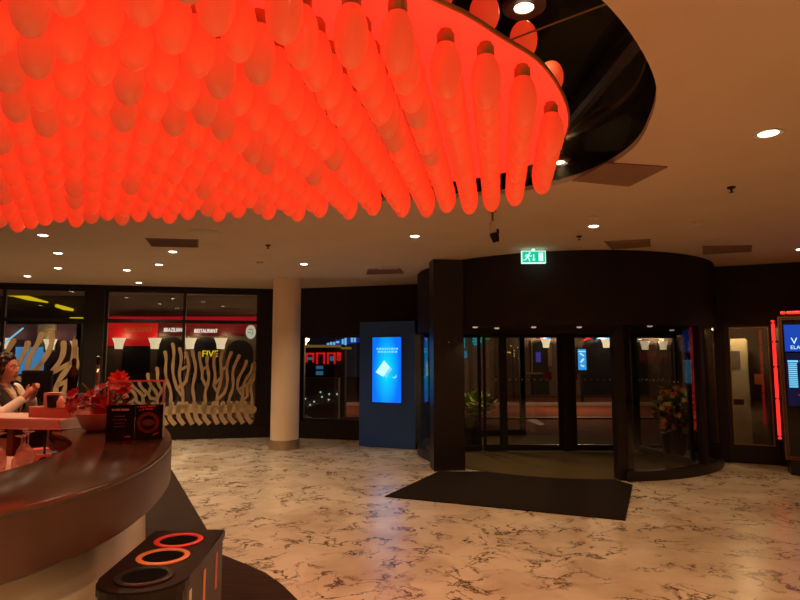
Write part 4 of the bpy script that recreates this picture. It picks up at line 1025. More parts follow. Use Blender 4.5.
for y_, w_ in ((.385, .42), (.33, .36)):
    x_ = -w_ / 2
    while x_ < w_ / 2:
        d = rnd.choice((.025, .04, .055)); prism(bm, [(x_, y_ - .018), (x_ + d, y_ - .018), (x_ + d, y_ + .018), (x_, y_ + .018)], 0, .002, FK); x_ += d + .012
obj('screen_text', bm, M['screen_cyan'], sc_)
bm = nb(); prism(bm, [(-.225, -.05), (-.05, .17), (.075, .04), (-.07, -.13)], 0, .003, FK); obj('screen_picture', bm, M['screen_white'], sc_)
bm = nb(); prism(bm, [(-.05, -.12), (.03, .0), (.10, .04), (.11, .0), (.03, -.09), (.0, -.15)], .0, .0035, FK); prism(bm, [(.10, -.14), (.17, -.12), (.21, -.08), (.2, -.14), (.16, -.165)], .0, .0035, FK)
obj('screen_picture_detail', bm, M['screen_cyan'], sc_)

G0 = (5.44, 8.64); G1 = (G0[0] + .906 * .92, G0[1] - .424 * .92)
GW = frame_mtx(G0, G1); GLn = .92
gk = thing('info_display', 'dark standing display with red neon tubes and bronze frame at the right photo edge', 'display', ((G0[0] + G1[0]) / 2, (G0[1] + G1[1]) / 2 + .1, 0))
bm = nb(); box(bm, 0, GLn, .02, .26, .20, 2.22, GW); obj('cabinet', bm, M['black'], gk)
bm = nb(); box(bm, .05, GLn - .05, -.05, .30, .0005, .20, GW); obj('plinth', bm, M['black'], gk)
bm = nb()
for i0, i1 in ((.0, .022), (.034, .05)):
    for a in ((i0, i1, .20 + i0, 2.22 - i0), (GLn - i1, GLn - i0, .20 + i0, 2.22 - i0), (i1, GLn - i1, .20 + i0, .20 + i1), (i1, GLn - i1, 2.22 - i1, 2.22 - i0)): box(bm, a[0], a[1], -.012 + i0 * .2, .0195, a[2], a[3], GW)
obj('frame', bm, M['bronze'], gk)
bm = nb(); box(bm, .05, GLn - .05, .008, .0195, .25, 2.17, GW); obj('front_glass', bm, M['black_gloss'], gk)
bm = nb(); tube(bm, [tuple(GW @ Vector((-.055, .02, .48))), tuple(GW @ Vector((-.055, .02, 2.17)))], .022, 12); obj('neon_tube', bm, M['neon_red'], gk, True)['label'] = 'upright red neon tube'
bm = nb(); tube(bm, [tuple(GW @ Vector((.05, .02, 2.275))), tuple(GW @ Vector((GLn - .05, .02, 2.275)))], .022, 12); obj('neon_tube', bm, M['neon_red'], gk, True)['label'] = 'level red neon tube on top'
bm = nb(); tube(bm, [tuple(GW @ Vector((GLn + .055, .02, .48))), tuple(GW @ Vector((GLn + .055, .02, 2.17)))], .022, 12); obj('neon_tube', bm, M['neon_red'], gk, True)
bm = nb()
for z in (.52, 1.05, 1.5, 1.86, 2.13):
    for x in (-.085, GLn - .005): box(bm, x, x + .09, .0, .045, z - .012, z + .012, GW)
for x in (.1, .45, .8): box(bm, x, x + .024, .0, .045, 2.22, 2.30, GW)
obj('tube_clip', bm, M['black'], gk)
bm = nb(); box(bm, .075, GLn - .075, .002, .0075, 1.72, 2.10, GW); us = obj('upper_screen', bm, emis('upper_screen_blue', (.005, .06, .50), .8), gk)
bm = nb(); box(bm, .075, GLn - .075, .004, .0075, .95, 1.70, GW); ls = obj('lower_screen', bm, emis('lower_screen_navy', (.003, .006, .045), .6), gk)
def on_display(x, z): return GW @ Matrix.Translation((x, .0005, z)) @ Matrix.Rotation(R(90), 4, 'X')
obj('screen_lettering', text_bm('V', .13, on_display(.19, 1.865), .001), M['screen_white'], us)
obj('screen_lettering', text_bm('ELA', .075, on_display(.20, 1.775), .001), M['screen_white'], us)
bm = nb()
for c in range(5):
    x = .095 + c * .15; box(bm, x, x + .125, -.001, .0035, 1.565, 1.595, GW)
    for k in range(13): box(bm, x + .004, x + (.09 if c % 2 else .11), -.001, .0035, 1.535 - k * .027, 1.553 - k * .027, GW)
obj('screen_table', bm, M['screen_cyan'], ls)
bm = nb(); box(bm, .2, .33, -.001, .0035, 1.10, 1.118, GW); obj('screen_note', bm, M['sign_red'], ls)

# pale machine behind the narrow glass door
AM = frame_mtx((5.32, 10.2), (5.80, 10.0))
am = thing('ticket_machine', 'pale upright machine with a dark slot behind the narrow glass door', 'machine', (5.56, 10.2, 0))
bm = nb(); box(bm, 0, .5, 0, .4, .0005, 1.95, AM); bmesh.ops.bevel(bm, geom=bm.edges[:], offset=.02, segments=2, affect='EDGES'); obj('cabinet', bm, M['machine'], am)
bm = nb(); box(bm, .1, .38, -.01, -.0005, 1.45, 1.75, AM); obj('display', bm, M['print_grey'], am)
bm = nb(); box(bm, .08, .40, -.02, -.0005, .86, .95, AM); obj('slot', bm, M['black'], am)
bm = nb(); box(bm, .05, .45, -.05, -.0005, .78, .84, AM); obj('tray', bm, M['machine'], am)
bm = nb(); box(bm, .41, .43, -.012, -.0005, 1.42, 1.44, AM); obj('indicator', bm, M['neon_green'], am)
LT = frame_mtx((5.36, 9.86), (5.62, 9.74))
bm = nb(); box(bm, 0, .3, 0, .05, 2.24, 2.27, LT); o = obj('strip_light', bm, emis('strip_lamp', (1, .62, .18), 6)); tag(o, 'short warm strip light above the pale machine', 'light')
l = bpy.data.lights.new('strip_glow', 'POINT'); l.energy = 26; l.color = (1, .68, .32); l.shadow_soft_size = .08
lo = bpy.data.objects.new('strip_glow', l); COL.objects.link(lo); lo.parent = o; lo.location = (0, 0, -.06)
bm = nb(); box(bm, -.35, 1.1, 1.1, 1.2, 0, 2.6, AM); box(bm, 1.1, 1.2, -.6, 1.2, 0, 2.6, AM); box(bm, -.45, -.35, .2, 1.2, 0, 2.6, AM); box(bm, -.45, 1.2, -.45, 1.2, 2.6, 2.66, AM)
struct('wall_vestibule', bm, M['facade_brown'])

# ================================================================== CORAL CUTOUTS
def stroke(bm, pts, w, W, y0, y1):
    P_ = [Vector(p) for p in pts]; Ls, Rs = [], []
    for i, p in enumerate(P_):
        t = (P_[min(i + 1, len(P_) - 1)] - P_[max(i - 1, 0)]).normalized(); nrm = Vector((-t.y, t.x)); ww = w[i] if isinstance(w, list) else w
        Ls.append(p + nrm * ww); Rs.append(p - nrm * ww)
    t = (P_[-1] - P_[-2]).normalized(); a0 = math.atan2(t.y, t.x); ww = w[-1] if isinstance(w, list) else w
    cap = [P_[-1] + Vector((math.cos(a0 + a), math.sin(a0 + a))) * ww for a in (1.2, .75, .3, -.3, -.75, -1.2)]
    poly = Ls + cap + Rs[::-1]
    prev = None
    F = [(bm.verts.new((l.x, y0, l.y)), bm.verts.new((r.x, y0, r.y)), bm.verts.new((r.x, y1, r.y)), bm.verts.new((l.x, y1, l.y))) for l, r in zip(Ls, Rs)]
    new = [v for q in F for v in q]
    for a, b in zip(F, F[1:]):
        for k in range(4): bm.faces.new((a[k], a[(k + 1) % 4], b[(k + 1) % 4], b[k]))
    bm.faces.new(F[0])
    c0 = [bm.verts.new((c.x, y0, c.y)) for c in cap]; c1 = [bm.verts.new((c.x, y1, c.y)) for c in cap]; new += c0 + c1
    fr = [F[-1][0]] + c0 + [F[-1][1]]; bk = [F[-1][3]] + c1 + [F[-1][2]]
    bm.faces.new(fr); bm.faces.new(bk)
    for a in range(len(fr) - 1): bm.faces.new((fr[a], fr[a + 1], bk[a + 1], bk[a]))
    for v in new: v.co = W @ v.co
def coral(bm, W, base, env, lean, rnd, w=.036, y0=-.06, y1=-.035, gen=2, smin=-9, smax=9):
    """fans of forked wavy branches growing from base points up to an envelope height"""
    def grow(s, z, ang, g, ph, ww):
        pts = [(s, z)]; ln = 0; stop = {2: .42, 1: .40, 0: 9}[g] * rnd.uniform(.8, 1.15)
        while ln < stop:
            a = ang + .34 * math.sin(ph + ln * 8.5)
            s += .05 * math.sin(a); z += .05 * math.cos(a); ln += .05
            if z > env(s) - rnd.uniform(0, .03) or not (smin + ww < s < smax - ww): break
            pts.append((s, z))
        if len(pts) > 2:
            n = len(pts); wl = [ww * (1.12 if i > n - 4 and g == 0 else .92 + .12 * math.sin(i * 1.3)) for i in range(n)]
            stroke(bm, pts, wl, W, y0, y1)
        if g > 0 and z < env(s) - .12 and smin + .1 < s < smax - .1:
            f = rnd.uniform(.26, .36)
            grow(s, z, ang - f, g - 1, rnd.uniform(0, 6), ww * .98); grow(s, z, ang + f, g - 1, rnd.uniform(0, 6), ww * .98)
    for s in base: grow(s, env.z0, lean(s), gen, rnd.uniform(0, 6), w)
class Env:
    def __init__(s, z0, pts): s.z0, s.pts = z0, pts
    def __call__(s, x):
        p = s.pts
        if x <= p[0][0]: return p[0][1]
        for (a, b), (c, d) in zip(p, p[1:]):
            if x <= c: return b + (d - b) * (x - a) / (c - a)
        return p[-1][1]
def zebra(bm, W, base, e, lean, w, rnd, smin, smax, amp, y0=-.06, y1=-.035, fork=.42):
    lines = []
    for k, s in enumerate(base):
        tip_s = max(smin + w, min(smax - w, s + lean(s))); tip_z = e(tip_s) - rnd.uniform(0, .10)
        n = 22; pts = []; ph = k * .55 + rnd.uniform(-.5, .5)
        for q in range(n + 1):
            t = q / n; a = amp * math.sin(ph + t * 9.0) * min(1, t * 3)
            x = s + (tip_s - s) * t ** 1.35 + a
            pts.append((max(smin + w, min(smax - w, x)), e.z0 + (tip_z - e.z0) * t))
        lines.append(pts)
    for k, pts in enumerate(lines):
        q0 = 0
        if k % 2 and k > 0:                       # every other branch forks off its neighbour
            q0 = int(len(pts) * fork * rnd.uniform(.55, 1.35)); nbr = lines[k - 1] if rnd.random() < .5 or k == len(lines) - 1 else lines[k + 1]
            pts = [nbr[max(0, q0 - 3)]] + pts[q0:]
        n = len(pts); stroke(bm, pts, [w * (.92 + .14 * math.sin(i * 1.1 + k)) for i in range(n - 3)] + [w, w * 1.08, w * 1.12], W, y0, y1)
        if rnd.random() < .55 and k + 1 < len(lines):   # a bridge to the next branch
            q = int(len(lines[k]) * rnd.uniform(.25, .7)); stroke(bm, [lines[k][q], lines[k + 1][min(q + 3, len(lines[k]) - 1)]], w * .85, W, y0, y1)
rnd = random.Random(21)
e2 = Env(.62, [(3.4, .95), (3.6, 1.12), (4.1, 1.25), (4.3, 1.40), (4.5, 1.84), (4.62, 1.93), (4.85, 1.86), (5.1, 1.80), (5.4, 1.70), (5.6, 1.80), (5.85, 1.84), (6.05, 1.70), (6.3, 1.55)])
bm = nb()
zebra(bm, WA, [3.56 + k * .112 for k in range(25)], e2, lambda s: (s - 5.1) * .30 - .05, .030, rnd, 3.38, 6.33, .03)
for k in range(12):
    s = 4.36 + k * .165; stroke(bm, [(s + .09, .30), (s + .02 * math.sin(k * 2), .42), (s - .03, .55), (s - .02 + .03 * math.sin(k), .72)], .044, WA, -.06, -.035)
stroke(bm, [(4.25, .60), (4.6, .58), (5.0, .63), (5.5, .58), (6.0, .62), (6.28, .58)], .085, WA, -.06, -.035)
stroke(bm, [(3.5, .60), (3.9, .62), (4.3, .60)], .05, WA, -.06, -.035)
stroke(bm, [(3.55, .29), (3.58, .45), (3.6, .62)], .045, WA, -.06, -.035); stroke(bm, [(3.95, .29), (3.97, .45), (3.95, .62)], .045, WA, -.06, -.035)
tag(obj('coral_cutout', bm, M['coral']), 'wide cream coral-shaped cutout standing against the window under the red restaurant lettering', 'coral cutout', 'coral cutouts in the windows')
rnd = random.Random(8)
e1 = Env(.50, [(.0, 1.7), (1.2, 1.75), (1.55, 1.95), (1.8, 1.98), (2.05, 1.95), (2.25, 2.22), (2.45, 2.15), (2.6, 1.9), (2.85, 2.08), (2.97, 1.7)])
bm = nb(); zebra(bm, WA, [.2 + k * .178 for k in range(15)], e1, lambda s: (s - 1.3) * .30, .048, rnd, .08, 2.97, .06)
for k in range(8): stroke(bm, [(.45 + k * .33, .30), (.5 + k * .33, .56)], .05, WA, -.06, -.035)
stroke(bm, [(.35, .50), (1.5, .48), (2.85, .50)], .06, WA, -.06, -.035)
tag(obj('coral_cutout', bm, M['coral']), 'coral-shaped cream cutout in the left window behind the person', 'coral cutout', 'coral cutouts in the windows')

# ================================================================== THE STREET OUTSIDE
bm = nb(); box(bm, -45, 45, 7.0, 60, -.30, -.07)
struct('floor_street', bm, M['asphalt'])
bm = nb(); box(bm, -45, 45, 17.2, 17.4, -.07, -.02); box(bm, -45, 45, 22.3, 22.6, -.07, .03); struct('kerb', bm, M['curb'])
bm = nb(); prism(bm, [(3.5, 16.8), (3.57, 15.52), (3.75, 15.76), (3.86, 17.67)], -.069, -.06); struct('road_marking', bm, M['curb'])

def Dbox(bm, a, b, y0, y1): box(bm, min(a[0], b[0]), max(a[0], b[0]), y0, y1, min(a[2], b[2]), max(a[2], b[2]))
def sconce(c, s, label, y, parent=None, watts=14):
    t = thing('wall_sconce', label, 'wall light', c, 'lit wall sconces across the street')
    bm = nb(); lathe(bm, [(s * .32, -s * .5), (s * .36, -s * .1), (s * .55, s * .42), (s * .52, s * .42), (s * .33, -s * .1), (s * .28, -s * .5)], 20, Matrix.Translation(c)); obj('shade', bm, M['sconce'], t, True)
    bm = nb(); box(bm, c[0] - .05, c[0] + .05, c[1] + s * .2, y - .002, c[2] - .12, c[2] + .02); obj('bracket', bm, M['dark_frame'], t)
    l = bpy.data.lights.new('sconce_light', 'POINT'); l.energy = watts; l.color = (1, .72, .38); l.shadow_soft_size = .1
    lo = bpy.data.objects.new('sconce_light', l); COL.objects.link(lo); lo.parent = t; lo.location = (0, -.15, s * .62)
    return t
# --- building with the red restaurant signs
Y1 = 24.0
rb = thing('restaurant_building', 'brown building across the street with red sign band and arched openings', 'building', (-10, Y1, 0))
a, b = (-12.42, 24.0, 4.81), (-4.24, 24.0, -1.53)
bm = nb(); box(bm, a[0], b[0], Y1, Y1 + 3, -.065, 6.5); obj('wall', bm, M['facade_brown'], rb)
def arch(bm, cx, w, z0, z1, y0, y1):
    poly = [(cx - w, z0), (cx + w, z0)] + [(cx + w * math.cos(k * math.pi / 10), z1 - w + w * math.sin(k * math.pi / 10)) for k in range(11)]
    n0 = [bm.verts.new((x, y0, z)) for x, z in poly]; n1 = [bm.verts.new((x, y1, z)) for x, z in poly]
    bm.faces.new(n0); bm.faces.new(n1)
    for i in range(len(poly)): bm.faces.new((n0[i], n0[(i + 1) % len(poly)], n1[(i + 1) % len(poly)], n1[i]))
for c in ((-10.49, 24.0, 2.19), (-9.1, 24.0, 2.27), (-7.74, 24.0, 2.27), (-6.38, 24.0, 2.15)):
    bm = nb(); arch(bm, c[0], .55, .0, c[2] + .25, Y1 - .03, Y1 - .001); obj('arched_opening', bm, M['night_dark'], rb)
a, b = (-11.92, 23.9, 3.06), (-9.65, 23.9, 2.15)
bm = nb(); Dbox(bm, a, b, Y1 - .12, Y1 - .04); sg = obj('sign_board', bm, M['sign_red'], rb)
a, b = (-9.69, 23.9, 3.06), (-6.09, 23.9, 2.55)
bm = nb(); Dbox(bm, a, b, Y1 - .10, Y1 - .04); obj('sign_band', bm, emis('sign_dark_red', (.10, .004, .006), .5), rb)
a, b = (-11.78, 23.9, 3.32), (-5.74, 23.9, 3.16)
bm = nb(); Dbox(bm, a, b, Y1 - .16, Y1 - .05); obj('neon_strip', bm, emis('neon_strip_red', (.42, .006, .012), .8), rb)
p = (-10.41, 23.84, 2.8); obj('gold_lettering', text_bm('RODIZIO', .26, stand(p), .008), M['sign_gold'], rb)
p = (-9.02, 23.84, 2.78); obj('white_lettering', text_bm('BRAZILIAN', .22, stand(p) @ Matrix.Diagonal((.68, 1, 1, 1)), .01), M['sign_white'], rb)
p = (-7.71, 23.84, 2.74); obj('white_lettering', text_bm('RESTAURANT', .22, stand(p) @ Matrix.Diagonal((.68, 1, 1, 1)), .01), M['sign_white'], rb)
p = (-7.55, 23.7, 1.83); obj('yellow_lettering', text_bm('FIVE', .36, stand((p[0], Y1 - .06, p[2])), .02), M['neon_yellow'], rb)
p = (-5.86, 23.6, 2.69)
ov = thing('oval_sign', 'pale oval lit sign on the wall right of the restaurant lettering', 'sign', p)
bm = nb(); prism(bm, [(.19 * math.cos(k * .2094), .27 * math.sin(k * .2094)) for k in range(30)], 0, .06, stand(p)); obj('disc', bm, emis('oval_sign', (.62, .66, .50), .85), ov)
bm = nb(); limb(bm, (-.08, .1), (.09, .1), .03, stand((p[0], p[1] - .062, p[2]))); limb(bm, (-.1, -.02), (.02, -.02), .025, stand((p[0], p[1] - .062, p[2]))); limb(bm, (.06, -.12), (.1, .03), .02, stand((p[0], p[1] - .062, p[2]))); obj('emblem', bm, emis('oval_emblem', (.25, .4, .38), .6), ov)
bm = nb(); box(bm, p[0] - .02, p[0] + .02, p[1], Y1 - .002, p[2] - .02, p[2] + .02); obj('bracket', bm, M['dark_frame'], ov)
for (c, lab) in (((-11.03, 23.6, 2.26), 'lit sconce under the red sign board, leftmost of the four in the wide coral window'), ((-9.62, 23.6, 2.26), 'lit sconce below the start of the white lettering'), ((-8.24, 23.6, 2.26), 'lit sconce between the two white words'), ((-7.03, 23.6, 2.26), 'lit sconce nearest the pale oval sign')):
    sconce(c, .46, lab, Y1, watts=14)
# --- building at far left
pb = thing('corner_building', 'dark purple building across the street behind the left window', 'building', (-17, Y1, 0))
a, b = (-18.49, 24.0, 4.0), (-12.42, 24.0, 4.0)
bm = nb(); box(bm, a[0], b[0], Y1, Y1 + 3, -.065, 6.5); obj('wall', bm, M['facade_purple'], pb)
a, b = (-14.44, 23.9, 3.1), (-13.73, 23.9, 1.91)
bm = nb(); Dbox(bm, a, b, Y1 - .1, Y1 - .002); obj('pilaster', bm, M['facade_cream'], pb)
a, b = (-15.25, 23.9, 2.11), (-14.16, 23.9, 1.04)
bm = nb(); Dbox(bm, a, b, Y1 - .12, Y1 - .002); o = obj('lit_window', bm, emis('lit_blue_window', (.08, .36, .75), .75), pb)
for c, lab in (((-15.42, 23.6, 2.26), 'lit sconce at the far left crossed by the blue light tube'), ((-13.73, 23.6, 2.22), 'lit sconce right of the blue lit window behind the left coral'), ((-12.67, 23.6, 2.14), 'lit sconce next to the dark pillar between the two coral windows')):
    sconce(c, .46, lab, Y1, watts=14)
bm = nb(); tube(bm, [(-15.6, 23.3, 2.02), (-14.64, 23.3, 2.83)], .035, 8); o = obj('light_tube', bm, M['neon_cyan']); tag(o, 'slanting pale blue light tube across the street at far left', 'neon light')
bm = nb(); tube(bm, [(-12.68, 19.0, 3.72), (-12.3, 19.0, 3.69), (-11.84, 19.0, 3.56), (-11.2, 19.0, 3.42)], [.06, .07, .06, .02], 8); box(bm, -13.6, -10, 19.05, 19.2, 3.5, 4.3)
bm2 = nb(); tube(bm2, [(-12.68, 19.0, 3.72), (-12.3, 19.0, 3.69), (-11.84, 19.0, 3.56), (-11.2, 19.0, 3.42)], [.07, .085, .07, .02], 8)
cn = thing('street_canopy', 'dark shop canopy across the street edged with yellow neon strips', 'canopy', (-12.2, 19.2, -.07))
bm.free(); a, b = (-13.82, 19.15, 3.96), (-10.1, 19.15, 2.87)
bm = nb(); box(bm, a[0], b[0], 19.12, 19.5, 2.75, 4.1); obj('canopy_board', bm, M['night_dark'], cn)
bm = nb(); box(bm, a[0] + .1, a[0] + .25, 19.2, 19.4, -.065, 2.75); obj('canopy_post', bm, M['night_dark'], cn)
bm = nb(); box(bm, b[0] - .25, b[0] - .1, 19.2, 19.4, -.065, 2.75); obj('canopy_post', bm, M['night_dark'], cn)
obj('neon_strip', bm2, M['neon_yellow'], cn, True)
bm = nb(); tube(bm, [(-10.94, 19.0, 3.32), (-10.68, 19.0, 3.24), (-10.39, 19.0, 3.18)], [.05, .06, .04], 8); obj('neon_strip', bm, M['neon_yellow'], cn, True)
a, b = (-10.47, 19.0, 2.94), (-10.1, 19.0, 2.85); bm = nb(); Dbox(bm, a, b, 18.98, 19.11); obj('neon_block', bm, M['neon_yellow'], cn)
# --- slot-machine hall lights seen in the low window
a, b = (-2.49, 15.5, 1.14), (-1.58, 15.5, 0.28)
gc = thing('bar_hall_counter', 'grey counter with tiny white lights seen through the low window', 'counter', ((a[0] + b[0]) / 2, 15.7, 0))
bm = nb(); Dbox(bm, a, (b[0], 0, -.065), 15.5, 16.0); obj('front', bm, M['grey_panel'], gc)
bm = nb()
for px in ((-2.42, 15.48, 0.61), (-2.29, 15.48, 0.46), (-2.03, 15.48, 0.78), (-1.99, 15.48, 0.66), (-1.81, 15.48, 0.73), (-1.61, 15.48, 0.73), (-1.82, 15.48, 0.59), (-2.19, 15.48, 0.54)): sphere(bm, px, .022, 1)
obj('fairy_lights', bm, emis('fairy_lights', (.55, .75, .6), 1.2), gc)
gm = thing('game_cabinets', 'row of dark gaming cabinets with red lit frames through the low window', 'game cabinets', (-2.4, 17.3, -.065))
a, b = (-2.82, 17.5, 2.03), (-1.58, 17.5, -0.12)
bm = nb(); box(bm, a[0], b[0], 17.3, 17.9, -.065, a[2]); obj('cabinet_body', bm, M['night_dark'], gm)
for q in ((306, 353, 314, 363), (316.5, 352.5, 325, 364.5), (327, 352.5, 335.5, 364), (337, 352.5, 341, 361)):
    pass
for a, b in (((-2.7, 17.28, 1.8), (-2.46, 17.28, 1.53)), ((-2.4, 17.28, 1.81), (-2.15, 17.28, 1.48)), ((-2.09, 17.28, 1.81), (-1.85, 17.28, 1.48)), ((-1.81, 17.28, 1.81), (-1.69, 17.28, 1.57))):
    bm = nb(); t_ = .05
    x0, x1, zt, zb = a[0], b[0], a[2], b[2]
    box(bm, x0, x0 + t_, 17.25, 17.3, zb, zt); box(bm, x1 - t_, x1, 17.25, 17.3, zb, zt); box(bm, x0, x1, 17.25, 17.3, zt - t_, zt)
    obj('red_lit_frame', bm, emis('red_frame_light', (.75, .012, .012), 1.0), gm)
for a, b in (((-2.4, 17.28, 1.43), (-2.2, 17.28, 1.34)), ((-2.4, 17.28, 1.28), (-2.2, 17.28, 1.17)), ((-2.01, 17.28, 1.71), (-1.89, 17.28, 1.57)), ((-2.64, 17.28, 1.68), (-2.52, 17.28, 1.6))):
    bm = nb(); Dbox(bm, a, b, 17.25, 17.3); obj('game_screen', bm, emis('game_screen', (.06, .22, .42), .6), gm)
a, b = (-2.74, 17.0, 2.02), (-1.67, 17.0, 1.95)
bm = nb(); Dbox(bm, a, b, 16.98, 17.05); box(bm, b[0], b[0] + .3, 16.98, 17.02, a[2] - .12, a[2] - .06); obj('light_bar', bm, emis('amber_bar', (.32, .2, .03), .6), gm)
bs = thing('blue_sign', 'blue lit shop sign with pale lettering in the low window left of the kiosk', 'sign', (-1.67, 18.0, 1.83))
a, b = (-2.22, 18.0, 2.25), (-1.17, 18.0, 1.95)
bm = nb(); prism(bm, [((-2.22, 18.0, 2.1)[0], (-2.22, 18.0, 2.1)[2]), ((-2.21, 18.0, 1.97)[0], (-2.21, 18.0, 1.97)[2]), ((-1.17, 18.0, 2.13)[0], (-1.17, 18.0, 2.13)[2]), ((-1.17, 18.0, 2.37)[0], (-1.17, 18.0, 2.37)[2])], 0, .08, Matrix.Translation((0, 18.08, 0)) @ Matrix.Rotation(R(90), 4, 'X')); obj('board', bm, emis('blue_board', (.004, .03, .32), 1.0), bs)
bm = nb()
for a, b in (((-2.18, 17.98, 2.1), (-2.12, 17.98, 2.04)), ((-2.09, 17.98, 2.13), (-2.03, 17.98, 2.01)), ((-2.0, 17.98, 2.13), (-1.94, 17.98, 2.0)), ((-1.91, 17.98, 2.16), (-1.82, 17.98, 2.1)), ((-1.74, 17.98, 2.22), (-1.69, 17.98, 2.07)), ((-1.66, 17.98, 2.25), (-1.6, 17.98, 2.03)), ((-1.47, 17.98, 2.31), (-1.41, 17.98, 2.13)), ((-1.38, 17.98, 2.31), (-1.32, 17.98, 2.13))): Dbox(bm, a, b, 17.96, 17.999)
obj('letters', bm, M['neon_cyan'], bs)
bm = nb(); box(bm, -2.0, -1.9, 18.09, 18.2, -.065, 2.0); obj('sign_post', bm, M['dark_frame'], bs)

# --- arcaded building opposite the revolving door
Y2 = 28.0
ab = thing('arcade_building', 'dim brown arcaded building across the street behind the revolving door', 'building', (7, Y2, -.065))
a, b = (4.36, 28.0, 4.39), (16.18, 28.0, 4.39)
bm = nb(); box(bm, a[0], b[0], Y2, Y2 + 3, -.065, 7); obj('wall', bm, M['facade_brown'], ab)
for c, w in (((6.47, 28.0, 2.29), .42), ((9.18, 28.0, 2.48), .68), ((11.18, 28.0, 2.38), .3), ((12.95, 28.0, 2.38), .35)):
    bm = nb(); arch(bm, c[0], w, .0, c[2] + .25, Y2 - .03, Y2 - .001); obj('arched_opening', bm, M['night_dark'], ab)
a, b = (5.77, 27.9, 1.03), (6.92, 27.9, 0.94)
bm = nb(); Dbox(bm, a, b, Y2 - .3, Y2 - .04); obj('pale_ledge', bm, M['facade_cream'], ab)
a, b = (6.08, 27.9, 2.52), (6.14, 27.9, 1.04); bm = nb(); Dbox(bm, a, b, Y2 - .08, Y2 - .032); obj('pale_pilaster', bm, M['facade_cream'], ab)
a, b = (6.86, 27.9, 2.29), (7.03, 27.9, 1.32); bm = nb(); Dbox(bm, a, b, Y2 - .08, Y2 - .032); obj('pale_pilaster', bm, M['facade_cream'], ab)
a, b = (6.3, 27.9, 1.96), (6.52, 27.9, 1.5); bm = nb(); Dbox(bm, a, b, Y2 - .09, Y2 - .035); obj('lit_window', bm, emis('violet_window', (.05, .05, .35), .6), ab)
a, b = (7.7, 27.9, 2.38), (8.11, 27.9, 2.01); bm = nb(); Dbox(bm, a, b, Y2 - .09, Y2 - .002); obj('notice_board', bm, M['grey_panel'], ab)
for a, b, m_ in (((6.62, 27.8, 2.7), (6.96, 27.8, 2.59), 'neon_blue'), ((6.48, 27.8, 2.72), (6.57, 27.8, 2.58), 'neon_red'), ((9.12, 27.8, 2.69), (9.85, 27.8, 2.56), 'neon_blue')):
    bm = nb(); Dbox(bm, a, b, Y2 - .2, Y2 - .002); obj('neon_strip', bm, M[m_], ab)
bm = nb(); tube(bm, [(8.44, 27.85, 2.7), (8.81, 27.85, 2.59), (8.53, 27.85, 2.49), (8.81, 27.85, 2.68)], .045, 6); obj('neon_squiggle', bm, M['neon_red'], ab)
a, b = (10.82, 27.8, 3.54), (12.19, 27.8, 2.98); bm = nb(); Dbox(bm, a, b, Y2 - .25, Y2 - .002); obj('red_fascia', bm, M['sign_red'], ab)
a, b = (12.19, 27.8, 3.16), (13.11, 27.8, 2.93); bm = nb(); Dbox(bm, a, b, Y2 - .2, Y2 - .002); obj('red_fascia', bm, emis('red_fascia_dim', (.3, .006, .006), .7), ab)
a, b = (10.62, 27.8, 1.96), (10.97, 27.8, 1.55); bm = nb(); Dbox(bm, a, b, Y2 - .2, Y2 - .002); obj('lit_window', bm, emis('blue_lit_window', (.04, .22, .6), .7), ab)
for c, lab in (((6.7, 27.6, 2.37), 'lit sconce beside the left arch behind the revolving door'), ((9.46, 27.6, 2.37), 'lit sconce right of the widest arch behind the revolving door'), ((11.24, 27.6, 2.28), 'lit sconce, left of the two seen above the flower arrangement'), ((12.07, 27.6, 2.28), 'lit sconce, right of the two seen above the flower arrangement')):
    sconce(c, .42, lab, Y2, watts=70)
# blue totem, globe lamp, cyan sign building at left of the door
c = (6.94, 23.0, 1.6)
tt = thing('street_totem', 'bright blue lit advertising totem on the street behind the revolving door', 'totem', (c[0], 23, -.065))
a, b = (6.8, 23.0, 2.01), (7.1, 23.0, 1.22)
bm = nb(); box(bm, a[0] - .04, b[0] + .04, 23.02, 23.2, b[2] - .15, a[2] + .05); box(bm, (a[0] + b[0]) / 2 - .05, (a[0] + b[0]) / 2 + .05, 23.05, 23.15, -.065, b[2] - .15); obj('case', bm, M['black'], tt)
bm = nb(); Dbox(bm, a, b, 22.99, 23.015); obj('screen', bm, emis('totem_screen', (.03, .38, .95), 1.0), tt)
bm = nb(); prism(bm, [(-.14, .34), (.14, .34), (.14, .30), (-.14, .30)], 0, .003, stand((c[0], 22.985, c[2]))); limb(bm, (-.08, .25), (.08, .15), .03, stand((c[0], 22.985, c[2]))); limb(bm, (.07, .05), (-.06, -.1), .035, stand((c[0], 22.985, c[2]))); limb(bm, (-.06, -.2), (.08, -.25), .03, stand((c[0], 22.985, c[2]))); obj('screen_picture', bm, M['screen_white'], tt)
c = (5.66, 20.5, 2.33)
lp = thing('street_lamp', 'round white globe street lamp behind the middle of the revolving door', 'street lamp', (c[0], c[1], -.07))
bm = nb(); sphere(bm, c, .12, 3); obj('globe', bm, emis('street_globe', (1, .85, .6), 1.4), lp, True)
bm = nb(); tube(bm, [(c[0], c[1], -.065), (c[0], c[1], .3), (c[0], c[1], c[2] - .1)], [.07, .035, .03], 10); obj('pole', bm, M['black'], lp, True)
l = bpy.data.lights.new('street_glow', 'POINT'); l.energy = 300; l.color = (1, .55, .28); l.shadow_soft_size = .12
lo = bpy.data.objects.new('street_glow', l); COL.objects.link(lo); lo.parent = lp; lo.location = (0, -.2, c[2] + .07 - .2)
for sx, sy, lab in ((-3.2, 20.5, 'added street lamp hidden behind the lobby wall left of the revolving door'), (13.5, 20.5, 'added street lamp hidden behind the lobby wall right of the revolving door')):  # two copies added out of sight to brighten the street
    q = copy_tree(lp); q.location = (sx, sy, -.07); tag(q, lab, 'street lamp')
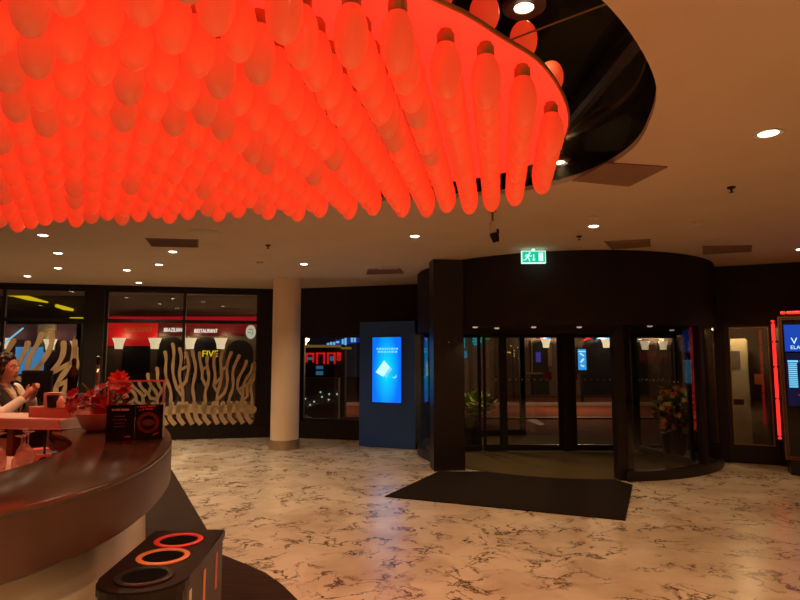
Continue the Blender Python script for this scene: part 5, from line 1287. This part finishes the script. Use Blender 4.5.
cb = thing('side_building', 'narrow pale building with cyan neon at the left side of the revolving door view', 'building', (3.6, 26, -.065))
a, b = (1.74, 26.0, 4.2), (4.05, 26.0, 4.2)
bm = nb(); box(bm, a[0], b[0], 26, 30, -.065, 6.5); obj('wall', bm, M['facade_cream'], cb)
a, b = (3.49, 25.9, 2.45), (3.81, 25.9, 1.0); bm = nb(); box(bm, a[0], b[0], 25.7, 26, -.065, a[2]); obj('pilaster', bm, M['facade_cream'], cb)
a, b = (2.63, 25.9, 2.45), (2.91, 25.9, 1.0); bm = nb(); box(bm, a[0], b[0], 25.8, 26, -.065, a[2]); obj('pilaster', bm, M['facade_cream'], cb)
bm = nb()
for a, b in (((3.14, 25.8, 2.58), (3.43, 25.8, 2.49)), ((3.13, 25.8, 2.43), (3.48, 25.8, 2.36)), ((3.17, 25.8, 2.3), (3.43, 25.8, 2.24)), ((2.71, 25.8, 2.54), (2.77, 25.8, 2.11))): Dbox(bm, a, b, 25.65, 25.999)
obj('cyan_neon', bm, emis('cyan_neon_letters', (.02, .42, .55), .8), cb)
a, b = (3.48, 25.8, 2.62), (3.82, 25.8, 2.47); bm = nb(); Dbox(bm, a, b, 25.65, 25.999); obj('green_neon', bm, emis('green_neon', (.01, .22, .06), .8), cb)
a, b = (2.57, 25.8, 1.98), (2.85, 25.8, 1.68); bm = nb(); Dbox(bm, a, b, 25.6, 25.999); obj('lit_window', bm, emis('cyan_window', (.03, .3, .5), .7), cb)
bm = nb()
rnd = random.Random(4)
c = (4.78, 25.5, 1.93)
for k in range(14): sphere(bm, (c[0] + rnd.gauss(0, .18), c[1] + rnd.gauss(0, .1), c[2] + rnd.gauss(0, .14)), .03, 1)
sl = thing('star_lights', 'cluster of warm yellow fairy lights on a pole behind the revolving door', 'lights', (c[0], c[1], -.065))
obj('bulbs', bm, emis('warm_fairy', (.8, .5, .12), 1.1), sl)
bm = nb(); tube(bm, [(c[0], c[1], -.065), (c[0], c[1], c[2] + .1)], .03, 8); obj('pole', bm, M['black'], sl)
